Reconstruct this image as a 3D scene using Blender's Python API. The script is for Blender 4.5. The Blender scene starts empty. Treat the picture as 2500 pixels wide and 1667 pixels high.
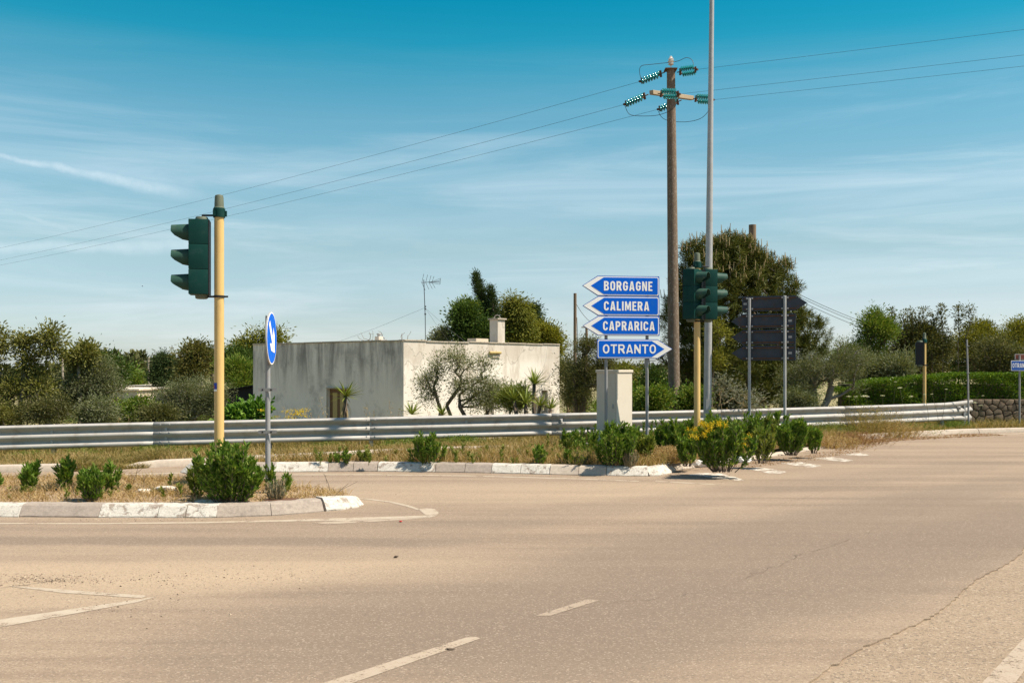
import bpy, bmesh, math, random
import numpy as np
from mathutils import Vector, Matrix

# ------------------------------------------------------------------ camera, sky, sun, exposure
sc = bpy.context.scene
COL = sc.collection
F, CX, HY, H = 2430.0, 1250.0, 900.0, 1.7      # focal length in photo pixels, centre column, horizon row, eye height
cam = bpy.data.cameras.new('camera'); camo = bpy.data.objects.new('camera', cam); COL.objects.link(camo)
camo.location = (0, 0, H); camo.rotation_euler = (math.pi/2, 0, 0)
cam.sensor_width = 36; cam.lens = F/2500*36; cam.shift_y = (HY-833.5)/2500; cam.clip_end = 5000; cam.clip_start = .1
sc.camera = camo
SUN_EL, SUN_AZ = math.radians(57), math.radians(103)       # azimuth clockwise from +Y
sun_dir = Vector((math.cos(SUN_EL)*math.sin(SUN_AZ), math.cos(SUN_EL)*math.cos(SUN_AZ), math.sin(SUN_EL)))
sl = bpy.data.lights.new('sun', 'SUN'); slo = bpy.data.objects.new('sun', sl); COL.objects.link(slo)
sl.energy = 4.9; sl.angle = math.radians(.53); sl.color = (1, .915, .78)
slo.rotation_euler = sun_dir.to_track_quat('Z', 'Y').to_euler(); slo.location = (30, -10, 40)
vs = sc.view_settings
vs.view_transform = 'Standard'; vs.look = 'None'; vs.gamma = 1; vs.exposure = .80; vs.use_curve_mapping = False
SKY_STRENGTH = .097

def N(nt, t, ins=None, **kw):
    n = nt.nodes.new(t)
    for k, v in kw.items(): setattr(n, k, v)
    for k, v in (ins or {}).items():
        s = n.inputs[k]
        if isinstance(v, bpy.types.NodeSocket): nt.links.new(v, s)
        else: s.default_value = v
    return n
def MA(nt, op, a, b=None, c=None, clamp=False):
    ins = {0: a}
    if b is not None: ins[1] = b
    if c is not None: ins[2] = c
    return N(nt, 'ShaderNodeMath', ins, operation=op, use_clamp=clamp).outputs[0]
def VM(nt, op, a, b=None):
    ins = {0: a}
    if b is not None: ins[1] = b
    n = N(nt, 'ShaderNodeVectorMath', ins, operation=op)
    return n.outputs['Value'] if op in ('DOT_PRODUCT', 'LENGTH', 'DISTANCE') else n.outputs[0]
def MIX(nt, f, a, b, blend='MIX'):
    n = nt.nodes.new('ShaderNodeMix'); n.data_type = 'RGBA'; n.blend_type = blend
    for i, v in ((0, f), (6, a), (7, b)):
        if isinstance(v, bpy.types.NodeSocket): nt.links.new(v, n.inputs[i])
        else: n.inputs[i].default_value = v if i == 0 else (*v[:3], 1)
    return n.outputs[2]
def RAMP(nt, f, stops, interp='LINEAR'):
    n = nt.nodes.new('ShaderNodeValToRGB'); cr = n.color_ramp; cr.interpolation = interp
    nt.links.new(f, n.inputs[0])
    while len(cr.elements) < len(stops): cr.elements.new(.5)
    for e, (p, c) in zip(cr.elements, stops):
        e.position = p; e.color = (c, c, c, 1) if isinstance(c, (int, float)) else (*c[:3], 1)
    return n.outputs[0]
def SS(nt, v, a, b):
    n = N(nt, 'ShaderNodeMapRange', {0: v, 1: a, 2: b}, interpolation_type='SMOOTHSTEP'); return n.outputs[0]
def NOI(nt, vec, scale, detail=3, rough=.55, dist=0):
    return N(nt, 'ShaderNodeTexNoise', {'Vector': vec, 'Scale': scale, 'Detail': detail, 'Roughness': rough, 'Distortion': dist}).outputs[0]

world = bpy.data.worlds.new('World'); sc.world = world; world.use_nodes = True
wt = world.node_tree; bg = wt.nodes['Background']; bg.inputs[1].default_value = SKY_STRENGTH
sky = N(wt, 'ShaderNodeTexSky', sky_type='NISHITA', sun_disc=False, sun_elevation=SUN_EL, sun_rotation=SUN_AZ, altitude=30, air_density=1.0, dust_density=.6, ozone_density=1.0)
dirv = N(wt, 'ShaderNodeTexCoord').outputs['Generated']
sep = N(wt, 'ShaderNodeSeparateXYZ', {0: dirv}); dz = sep.outputs[2]
# the graded film look of the sky: milky horizon, deep cyan higher, then raised to near neutral overhead to brighten shade
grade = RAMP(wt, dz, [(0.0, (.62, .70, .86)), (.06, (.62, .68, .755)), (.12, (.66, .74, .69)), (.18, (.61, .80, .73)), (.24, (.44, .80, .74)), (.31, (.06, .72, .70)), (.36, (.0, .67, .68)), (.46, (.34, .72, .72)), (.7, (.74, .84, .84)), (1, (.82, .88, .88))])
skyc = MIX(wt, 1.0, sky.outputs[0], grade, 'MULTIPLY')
mp = N(wt, 'ShaderNodeMapping', {'Vector': dirv, 'Rotation': (0, math.radians(7), 0), 'Scale': (1.3, 1.3, 15), 'Location': (3.1, 1.7, .4)}).outputs[0]
cir = SS(wt, NOI(wt, mp, 1.6, 7, .60, .6), .42, .80)
mp2 = N(wt, 'ShaderNodeMapping', {'Vector': dirv, 'Rotation': (0, math.radians(-3), 0), 'Scale': (.8, .8, 9), 'Location': (9.1, 4.2, 2.2)}).outputs[0]
cir2 = SS(wt, NOI(wt, mp2, 1.7, 6, .56, .4), .42, .78)
cl = MA(wt, 'MAXIMUM', MA(wt, 'MULTIPLY', cir, .36), MA(wt, 'MULTIPLY', cir2, .32))
cl = MA(wt, 'MULTIPLY', cl, SS(wt, dz, .33, .13))
def pxdir(px, py): return Vector((px-CX, F, HY-py)).normalized()
def contrail(a, b, w0, w1, amt):
    d1, d2 = pxdir(*a), pxdir(*b); n = d1.cross(d2).normalized(); tdir = (d2-d1).normalized()
    t = SS(wt, VM(wt, 'DOT_PRODUCT', dirv, tuple(tdir)), d1.dot(tdir), d2.dot(tdir))
    wob = MA(wt, 'MULTIPLY_ADD', NOI(wt, dirv, 22, 4, .6), .012, -.006)
    dd = MA(wt, 'ABSOLUTE', MA(wt, 'ADD', VM(wt, 'DOT_PRODUCT', dirv, tuple(n)), wob))
    wd = MA(wt, 'MULTIPLY_ADD', t, w1-w0, w0)
    m = MA(wt, 'MULTIPLY', SS(wt, MA(wt, 'DIVIDE', dd, wd), 1.3, .0), MA(wt, 'MULTIPLY_ADD', NOI(wt, dirv, 60, 5, .7), 1.2, .4))
    fade = MA(wt, 'MULTIPLY', SS(wt, t, 1.0, .65), SS(wt, t, -.2, .02))
    return MA(wt, 'MULTIPLY', MA(wt, 'MULTIPLY', m, fade), amt)
cl = MA(wt, 'MAXIMUM', cl, contrail((-160, 350), (640, 505), .003, .011, .34))
cl = MA(wt, 'MAXIMUM', cl, contrail((20, 515), (230, 580), .003, .007, .20))
cl = MA(wt, 'MAXIMUM', cl, contrail((150, 602), (640, 600), .006, .014, .24))
cloudc = MIX(wt, 1.0, (6.2, 6.6, 6.9), (1, 1, 1), 'MULTIPLY')
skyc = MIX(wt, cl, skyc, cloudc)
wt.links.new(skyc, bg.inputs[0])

# ------------------------------------------------------------------ helpers
rng = np.random.default_rng(7)
random.seed(7)
def lin(r, g, b):
    f = lambda c: c/12.92 if c <= .04045 else ((c+.055)/1.055)**2.4
    return (f(r/255), f(g/255), f(b/255))
def G(px, py, z=0.0):                      # point of the plane at height z seen at a photo pixel
    Y = (H-z)*F/(py-HY); return Vector(((px-CX)/F*Y, Y, z))
def W(px, py, Y): return Vector(((px-CX)/F*Y, Y, H-(py-HY)/F*Y))

def tag(o, label=None, cat=None, group=None, kind=None):
    if label: o['label'] = label
    if cat: o['category'] = cat
    if group: o['group'] = group
    if kind: o['kind'] = kind
    return o
def empty(name, loc, label, cat, group=None, rz=0):
    o = bpy.data.objects.new(name, None); COL.objects.link(o); o.location = loc; o.rotation_euler = (0, 0, rz)
    o.empty_display_size = .1
    return tag(o, label, cat, group)
def link(name, me, parent=None, mat=None, loc=None):
    if mat is not None and len(me.materials) == 0: me.materials.append(mat)
    o = bpy.data.objects.new(name, me); COL.objects.link(o)
    if parent is not None: o.parent = parent
    if loc is not None: o.location = loc
    return o
def smooth(me, on=True):
    me.polygons.foreach_set('use_smooth', np.full(len(me.polygons), on)); me.update()

class MB:
    """collects shapes in the thing's own space; build() links them as one mesh"""
    def __init__(s): s.v = []; s.f = []
    def add(s, vs_, fs):
        k = len(s.v); s.v += [tuple(v) for v in vs_]; s.f += [tuple(i+k for i in f) for f in fs]; return s
    def box(s, c, d, M=None, bev=0):
        x, y, z = d[0]/2, d[1]/2, d[2]/2
        if bev:
            bm = bmesh.new(); bmesh.ops.create_cube(bm, size=1)
            for v in bm.verts: v.co = Vector((v.co.x*d[0], v.co.y*d[1], v.co.z*d[2]))
            bmesh.ops.bevel(bm, geom=bm.edges[:], offset=bev, segments=2, affect='EDGES', profile=.6)
            vv = [v.co.copy() for v in bm.verts]; bm.verts.index_update(); ff = [[v.index for v in f.verts] for f in bm.faces]; bm.free()
        else:
            vv = [Vector(p) for p in ((-x,-y,-z),(x,-y,-z),(x,y,-z),(-x,y,-z),(-x,-y,z),(x,-y,z),(x,y,z),(-x,y,z))]
            ff = [(0,3,2,1),(4,5,6,7),(0,1,5,4),(1,2,6,5),(2,3,7,6),(3,0,4,7)]
        if M is not None: vv = [M @ v for v in vv]
        return s.add([v+Vector(c) for v in vv], ff)
    def tube(s, pts, radii, n=8, cap=True):
        pts = [Vector(p) for p in pts]
        if isinstance(radii, (int, float)): radii = [radii]*len(pts)
        rings = []; ref = None
        for i, p in enumerate(pts):
            d = (pts[min(i+1, len(pts)-1)]-pts[max(i-1, 0)]).normalized()
            if ref is None:
                ref = Vector((1, 0, 0)) if abs(d.x) < .8 else Vector((0, 1, 0))
            a = (ref-d*ref.dot(d)).normalized(); b = d.cross(a); ref = a
            rings.append([p+(a*math.cos(2*math.pi*k/n)+b*math.sin(2*math.pi*k/n))*radii[i] for k in range(n)])
        vv = [v for r in rings for v in r]; ff = []
        for i in range(len(pts)-1):
            for k in range(n):
                ff.append((i*n+k, i*n+(k+1) % n, (i+1)*n+(k+1) % n, (i+1)*n+k))
        if cap: ff.append(tuple(range(n-1, -1, -1))); ff.append(tuple((len(pts)-1)*n+k for k in range(n)))
        return s.add(vv, ff)
    def lathe(s, prof, n=16, M=None, c=(0, 0, 0)):      # prof: (r, z)
        vv = []; ff = []
        for r, z in prof:
            for k in range(n): vv.append(Vector((r*math.cos(2*math.pi*k/n), r*math.sin(2*math.pi*k/n), z)))
        for i in range(len(prof)-1):
            for k in range(n): ff.append((i*n+k, i*n+(k+1) % n, (i+1)*n+(k+1) % n, (i+1)*n+k))
        ff.append(tuple(range(n-1, -1, -1))); ff.append(tuple((len(prof)-1)*n+k for k in range(n)))
        if M is not None: vv = [M @ v for v in vv]
        return s.add([v+Vector(c) for v in vv], ff)
    def prism(s, poly, y0, y1):                          # polygon in x,z extruded along y
        n = len(poly)
        vv = [(p[0], y0, p[1]) for p in poly]+[(p[0], y1, p[1]) for p in poly]
        ff = [tuple(range(n)), tuple(range(2*n-1, n-1, -1))]+[(i, i+n, (i+1) % n+n, (i+1) % n) for i in range(n)]
        return s.add(vv, ff)
    def build(s, name, mat=None, parent=None, sm=False, loc=None, recalc=True):
        me = bpy.data.meshes.new(name); me.from_pydata(s.v, [], s.f)
        if recalc:
            bm = bmesh.new(); bm.from_mesh(me); bmesh.ops.recalc_face_normals(bm, faces=bm.faces[:]); bm.to_mesh(me); bm.free()
        if sm == 'auto':
            smooth(me); me.set_sharp_from_angle(angle=math.radians(40))
        elif sm: smooth(me)
        me.update()
        return link(name, me, parent, mat, loc)

def tri_mesh(name, V, T, mat=None, parent=None, sm=False, loc=None):
    """V (n,3) float, T (m,k) int faces of k corners"""
    me = bpy.data.meshes.new(name); V = np.asarray(V, np.float32); T = np.asarray(T, np.int32)
    k = T.shape[1]
    me.vertices.add(len(V)); me.vertices.foreach_set('co', V.ravel())
    me.loops.add(T.size); me.loops.foreach_set('vertex_index', T.ravel())
    me.polygons.add(len(T)); me.polygons.foreach_set('loop_start', np.arange(0, T.size, k, dtype=np.int32))
    me.polygons.foreach_set('use_smooth', np.full(len(T), sm))
    me.update(calc_edges=True); me.validate()
    return link(name, me, parent, mat, loc)

def unit(a): return a/np.maximum(np.linalg.norm(a, axis=1, keepdims=True), 1e-6)
def leaf_geo(P, D, L, Wd, fold=.25, up=None):
    """folded diamond leaves: base point P, direction D, length L, width Wd"""
    n = len(P); D = unit(D)
    R = rng.normal(size=(n, 3)) if up is None else up+rng.normal(size=(n, 3))*.45
    S = unit(np.cross(D, R)); U = np.cross(S, D)
    L = np.asarray(L).reshape(-1, 1)*np.ones((n, 1)); Wd = np.asarray(Wd).reshape(-1, 1)*np.ones((n, 1))
    m = P+D*L*.5
    V = np.stack([P, m+S*Wd*.5+U*Wd*fold, P+D*L, m-S*Wd*.5+U*Wd*fold], 1).reshape(-1, 3)
    b = (np.arange(n)*4)[:, None]
    T = np.concatenate([b+np.array([[0, 1, 2]]), b+np.array([[0, 2, 3]])], 1).reshape(-1, 3)
    return V, T
def blade_geo(P, D, L, Wd, droop):
    """grass blades: two quads' worth, bending over"""
    n = len(P); D = unit(D); S = unit(np.cross(D, rng.normal(size=(n, 3))))
    hor = D.copy(); hor[:, 2] = 0; hor = unit(hor+1e-4)
    L = np.asarray(L).reshape(-1, 1); Wd = np.asarray(Wd).reshape(-1, 1); dr = np.asarray(droop).reshape(-1, 1)
    m = P+D*L*.55; t = P+D*L*(1-.2*dr)+(hor*.5-np.array([[0, 0, .35]]))*L*dr
    V = np.stack([P-S*Wd*.5, P+S*Wd*.5, m-S*Wd*.4, m+S*Wd*.4, t], 1).reshape(-1, 3)
    b = (np.arange(n)*5)[:, None]
    T = np.concatenate([b+np.array([[0, 1, 3]]), b+np.array([[0, 3, 2]]), b+np.array([[2, 3, 4]])], 1).reshape(-1, 3)
    return V, T
def cat_geo(gs):
    Vs, Ts, k = [], [], 0
    for V, T in gs: Vs.append(V); Ts.append(T+k); k += len(V)
    return np.concatenate(Vs), np.concatenate(Ts)
def sticks(A, B, ra, rb, n=5):
    """tapered n-gon sticks between point arrays A and B"""
    A = np.asarray(A, float); B = np.asarray(B, float); m = len(A)
    d = unit(B-A); ref = np.where(np.abs(d[:, 2:3]) < .9, np.array([[0, 0, 1.]]), np.array([[1., 0, 0]]))
    a = unit(np.cross(d, ref)); b = np.cross(d, a)
    ra = np.asarray(ra, float).reshape(-1, 1)*np.ones((m, 1)); rb = np.asarray(rb, float).reshape(-1, 1)*np.ones((m, 1))
    V = []
    for P, r in ((A, ra), (B, rb)):
        for k in range(n):
            th = 2*math.pi*k/n; V.append(P+(a*math.cos(th)+b*math.sin(th))*r)
    V = np.stack(V, 1).reshape(-1, 3); base = (np.arange(m)*2*n)[:, None]; T = []
    for k in range(n):
        k2 = (k+1) % n
        T += [base+np.array([[k, k2, n+k2]]), base+np.array([[k, n+k2, n+k]])]
    return V, np.concatenate(T, 1).reshape(-1, 3)

# ------------------------------------------------------------------ materials
def newmat(name):
    m = bpy.data.materials.new(name); m.use_nodes = True
    return m, m.node_tree, m.node_tree.nodes['Principled BSDF']
def surf(name, col, rough=.8, metal=0, scale=6, var=.25, bump=.0, bscale=60, dirt=None, dirt_amt=0, dscale=2.5, spec=.3, obj=True, stretch=(1, 1, 1)):
    m, nt, p = newmat(name)
    tc = N(nt, 'ShaderNodeTexCoord').outputs['Object']
    tc = N(nt, 'ShaderNodeMapping', {'Vector': tc, 'Scale': stretch}).outputs[0]
    n1 = NOI(nt, tc, scale, 5, .6)
    c = MIX(nt, n1, tuple(x*(1-var) for x in col), tuple(min(1, x*(1+var)) for x in col))
    if dirt:
        dn = SS(nt, NOI(nt, tc, dscale, 6, .65), .5, .72)
        c = MIX(nt, MA(nt, 'MULTIPLY', dn, dirt_amt), c, dirt)
    nt.links.new(c, p.inputs['Base Color'])
    p.inputs['Roughness'].default_value = rough; p.inputs['Metallic'].default_value = metal
    p.inputs['Specular IOR Level'].default_value = spec
    if bump:
        b = N(nt, 'ShaderNodeBump', {'Strength': bump, 'Distance': .01, 'Height': NOI(nt, tc, bscale, 4, .6)})
        nt.links.new(b.outputs[0], p.inputs['Normal'])
    return m
def leafmat(name, stops, rough=.55, trans=.25, spec=.12):
    m, nt, p = newmat(name)
    r = N(nt, 'ShaderNodeNewGeometry').outputs['Random Per Island']
    k = len(stops); c = RAMP(nt, r, [(i/(k-1), s) for i, s in enumerate(stops)])
    nt.links.new(c, p.inputs['Base Color']); p.inputs['Roughness'].default_value = rough
    p.inputs['Specular IOR Level'].default_value = spec
    tl = N(nt, 'ShaderNodeBsdfTranslucent', {0: MIX(nt, 1.0, c, (1.3, 1.25, .55), 'MULTIPLY')})
    mx = N(nt, 'ShaderNodeMixShader', {0: trans, 1: p.outputs[0], 2: tl.outputs[0]})
    nt.links.new(mx.outputs[0], nt.nodes['Material Output'].inputs[0])
    return m
MT = {}
MT['olive'] = leafmat('olive_leaf', [(.075, .088, .032), (.115, .13, .05), (.17, .18, .085), (.27, .27, .17)], .5)
MT['oliveair'] = leafmat('pale_olive_leaf', [(.10, .11, .045), (.16, .17, .075), (.23, .235, .12), (.34, .33, .21)], .5)
MT['fig'] = leafmat('fig_leaf', [(.08, .088, .018), (.13, .135, .028), (.18, .175, .045), (.24, .22, .075)], .6)
MT['green'] = leafmat('green_leaf', [(0.044, 0.105, 0.013), (0.081, 0.168, 0.022), (0.132, 0.238, 0.034), (0.191, 0.280, 0.050)], .4)
MT['bramble'] = leafmat('bramble_leaf', [(0.059, 0.112, 0.013), (0.103, 0.168, 0.022), (0.162, 0.210, 0.034), (0.250, 0.252, 0.056)], .5)
MT['hedge'] = leafmat('hedge_leaf', [(0.046, 0.094, 0.012), (0.079, 0.150, 0.016), (0.131, 0.213, 0.020), (0.197, 0.250, 0.030)], .35)
MT['pine'] = leafmat('pine_needle', [(.048, .064, .012), (.075, .088, .016), (.110, .116, .022), (.155, .142, .03)], .5, .12)
MT['candle'] = leafmat('pine_candle', [(.26, .18, .09), (.34, .25, .13), (.40, .31, .17)], .7, .1)
MT['cypress'] = leafmat('cypress_leaf', [(.030, .050, .016), (.048, .072, .022), (.070, .095, .030)], .6, .15)
MT['dark'] = leafmat('dark_leaf', [(0.032, 0.059, 0.011), (0.051, 0.087, 0.016), (0.081, 0.119, 0.022)], .5, .2)
MT['yellowgreen'] = leafmat('yellow_green_leaf', [(.085, .10, .014), (.135, .145, .02), (.19, .19, .03), (.25, .24, .05)], .55)
MT['gold'] = leafmat('golden_leaf', [(.115, .115, .016), (.17, .165, .022), (.24, .22, .03), (.20, .22, .035)], .55)
MT['rust'] = leafmat('rusty_leaf', [(.085, .085, .022), (.12, .11, .03), (.15, .13, .045), (.10, .12, .03)], .6)
MT['brownolive'] = leafmat('brown_olive_leaf', [(.06, .066, .02), (.09, .095, .03), (.125, .125, .04), (.19, .175, .08)], .6)
MT['farwood'] = leafmat('far_foliage', [(0.054, 0.063, 0.023), (0.085, 0.092, 0.032), (0.115, 0.109, 0.037), (0.072, 0.081, 0.037)], .8, .1)
MT['inula'] = leafmat('shrub_leaf', [(.055, .115, .012), (.10, .18, .02), (.155, .235, .035), (.26, .31, .08)], .55, .28)
MT['inula2'] = leafmat('shrub_leaf_olive', [(.075, .11, .016), (.13, .165, .024), (.19, .215, .042), (.28, .28, .085)], .55, .28)
MT['greytuft'] = leafmat('grey_tuft_leaf', [(.14, .15, .10), (.20, .20, .14), (.26, .25, .18)], .7)
MT['flower'] = leafmat('yellow_petal', [(.50, .33, .012), (.62, .44, .02), (.64, .50, .05)], .6, .3)
MT['umbel'] = leafmat('white_umbel', [(.50, .50, .40), (.62, .60, .50)], .7, .3)
MT['dry'] = leafmat('dry_grass', [(.24, .145, .06), (.34, .22, .10), (.44, .31, .15), (.52, .40, .22)], .8, .3)
MT['drygreen'] = leafmat('half_dry_grass', [(.12, .11, .03), (.20, .17, .05), (.31, .23, .09), (.40, .30, .14)], .8, .3)
MT['reddry'] = leafmat('reddish_dry_weed', [(.20, .10, .05), (.30, .17, .08), (.38, .25, .12)], .8, .2)
MT['yucca'] = leafmat('yucca_leaf', [(0.103, 0.133, 0.025), (0.162, 0.196, 0.034), (0.250, 0.266, 0.056)], .4, .15)
MT['yuccadry'] = leafmat('yucca_dead_leaf', [(.20, .15, .08), (.30, .23, .13)], .8, .1)
MT['bark'] = surf('bark', (.12, .09, .065), .95, scale=14, var=.45, bump=.6, bscale=40)
MT['greybark'] = surf('grey_bark', (.22, .19, .155), .95, scale=14, var=.35, bump=.5, bscale=40)
MT['stem'] = surf('green_stem', (.10, .10, .035), .8, scale=20)
MT['drystem'] = surf('dry_stem', (.30, .22, .12), .9, scale=20)
MT['yellow'] = surf('ochre_yellow_paint', (.60, .40, .15), .45, scale=3, var=.08, dirt=(.36, .21, .08), dirt_amt=.5, dscale=6, stretch=(1, 1, .25), bump=.05, bscale=20)
MT['siggreen'] = surf('signal_green_plastic', (.006, .040, .033), .5, scale=4, var=.25, spec=.1, dirt=(.03, .06, .05), dirt_amt=.4, dscale=7)
MT['siggrey'] = surf('weathered_grey_green_plastic', (.11, .125, .085), .6, scale=8, var=.2)
MT['visor'] = surf('signal_visor_green', (.028, .068, .052), .55, scale=5, var=.25, spec=.1, dirt=(.085, .11, .08), dirt_amt=.5, dscale=6)
MT['black'] = surf('black_rubber', (.015, .015, .016), .6)
MT['lensred'] = surf('dull_red_lens', (.10, .018, .010), .25)
MT['lensamber'] = surf('dull_amber_lens', (.09, .045, .010), .25)
MT['lensgreen'] = surf('dull_green_lens', (.012, .05, .04), .25)
MT['galv'] = surf('galvanised_steel', (.36, .355, .345), .5, metal=.15, scale=9, var=.22, dirt=(.30, .27, .24), dirt_amt=.45, dscale=5, bump=.08, bscale=120)
MT['rail'] = surf('galvanised_rail', (.375, .35, .32), .55, metal=0, scale=5, var=.16, dirt=(.23, .185, .145), dirt_amt=.65, dscale=4.2, bump=.05, bscale=30, spec=.35)
MT['postgrey'] = surf('grey_sign_post', (.27, .265, .26), .5, metal=.15, scale=7, var=.2, dirt=(.30, .22, .16), dirt_amt=.3, dscale=4)
MT['concpole'] = surf('brown_concrete_pole', (.155, .110, .076), .95, scale=9, var=.35, dirt=(.46, .40, .33), dirt_amt=.55, dscale=34, bump=.3, bscale=70, stretch=(1, 1, .45))
MT['woodpole'] = surf('old_wood_pole', (.19, .13, .085), .95, scale=12, var=.35, bump=.4, bscale=50, stretch=(1, 1, .15))
MT['wire'] = surf('black_wire', (.05, .055, .06), .6)
MT['lime'] = surf('weathered_beam', (.34, .26, .17), .9, scale=12, var=.25)
MT['rust'+'iron'] = surf('rusty_iron', (.11, .055, .03), .9, scale=18, var=.5)
MT['porcelain'] = surf('white_porcelain', (.62, .56, .50), .2, scale=4, var=.1)
MT['signblue'] = surf('blue_sign_face', (.0, .115, .60), .5, scale=3, var=.08, spec=.12, dirt=(.03, .15, .52), dirt_amt=.25, dscale=9)
MT['signblue2'] = surf('faded_blue_sign_face', (.02, .09, .36), .5, scale=3, var=.08)
MT['signwhite'] = surf('white_sign_face', (.86, .83, .78), .45, scale=5, var=.05)
MT['signback'] = surf('dark_sign_back', (.058, .068, .082), .7, spec=.1, metal=.0, scale=5, var=.4, dirt=(.12, .06, .03), dirt_amt=.6, dscale=6)
MT['signbrown'] = surf('brown_sign_face', (.16, .05, .035), .5)
MT['cabinet'] = surf('cream_cabinet_paint', (.60, .53, .43), .6, scale=3, var=.07, dirt=(.42, .35, .27), dirt_amt=.3, dscale=6)
MT['kerbgrey'] = surf('worn_kerb_concrete', (.31, .255, .21), .95, scale=26, var=.4, bump=.7, bscale=90, dirt=(.17, .14, .115), dirt_amt=.5, dscale=9)
MT['kerbpale'] = surf('pale_kerb_concrete', (.42, .35, .28), .95, scale=20, var=.28, bump=.5, bscale=90, dirt=(.24, .20, .16), dirt_amt=.35, dscale=6)
MT['stickerblue'] = surf('blue_sticker', (.02, .05, .35), .5)
MT['stickerred'] = surf('red_sticker', (.4, .05, .03), .5)
MT['shutter'] = surf('brown_shutter', (.16, .085, .04), .7, scale=12, var=.3)
MT['doorpanel'] = surf('ochre_door_panel', (.42, .30, .12), .7, scale=12, var=.2)
MT['greyshutter'] = surf('grey_shutter', (.38, .33, .27), .7, scale=12, var=.2)
MT['roofmat'] = surf('roof_screed', (.50, .44, .36), .95, scale=5, var=.25)
MT['tilecap'] = surf('weathered_coping', (.40, .34, .27), .95, scale=10, var=.4, dirt=(.13, .12, .105), dirt_amt=.8, dscale=4)
MT['farwall'] = surf('far_cream_wall', (.55, .45, .34), .9, scale=1.5, var=.15)
MT['farroof'] = surf('far_roof', (.62, .53, .42), .9, scale=1.5, var=.15)
MT['orange'] = surf('orange_panel', (.55, .24, .09), .8)
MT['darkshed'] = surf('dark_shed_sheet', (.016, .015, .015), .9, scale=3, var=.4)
MT['stone'] = surf('limestone_rubble', (.17, .125, .085), .95, scale=6, var=.4, bump=.5, bscale=35, obj=True)
MT['mortar'] = surf('dark_mortar', (.06, .046, .033), .95, scale=9, var=.4)
MT['pale_stone'] = surf('pale_limestone', (.58, .52, .44), .95, scale=12, var=.25, bump=.5, bscale=60)
MT['plastic'] = surf('white_plastic_film', (.60, .58, .55), .35, scale=9, var=.1)
MT['redlitter'] = surf('red_litter', (.5, .05, .04), .5)
MT['bird'] = surf('dark_feathers', (.05, .05, .055), .8)
def teal_glass():
    m, nt, p = newmat('teal_glass')
    p.inputs['Base Color'].default_value = (.015, .26, .27, 1); p.inputs['Roughness'].default_value = .12
    p.inputs['Transmission Weight'].default_value = .35; p.inputs['IOR'].default_value = 1.45
    return m
MT['glass'] = teal_glass()
def white_paint_kerb():
    m, nt, p = newmat('flaking_white_paint')
    tc = N(nt, 'ShaderNodeTexCoord').outputs['Object']
    n = NOI(nt, tc, 9, 8, .7, .4)
    cr = N(nt, 'ShaderNodeTexVoronoi', {'Vector': VM(nt, 'ADD', tc, N(nt, 'ShaderNodeTexNoise', {'Vector': tc, 'Scale': 8.0}).outputs[1]), 'Scale': 5.5}, feature='DISTANCE_TO_EDGE').outputs[0]
    crk = SS(nt, cr, .02, .006)
    f = MA(nt, 'MAXIMUM', SS(nt, n, .52, .62), MA(nt, 'MULTIPLY', crk, .75))
    c = MIX(nt, f, MIX(nt, NOI(nt, tc, 30, 4), (.40, .36, .30), (.62, .58, .51)), (.27, .215, .17))
    nt.links.new(c, p.inputs['Base Color']); p.inputs['Roughness'].default_value = .85
    b = N(nt, 'ShaderNodeBump', {'Strength': .6, 'Distance': .008, 'Height': MA(nt, 'SUBTRACT', NOI(nt, tc, 70, 4), f)})
    nt.links.new(b.outputs[0], p.inputs['Normal']); return m
MT['kerbwhite'] = white_paint_kerb()

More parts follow.
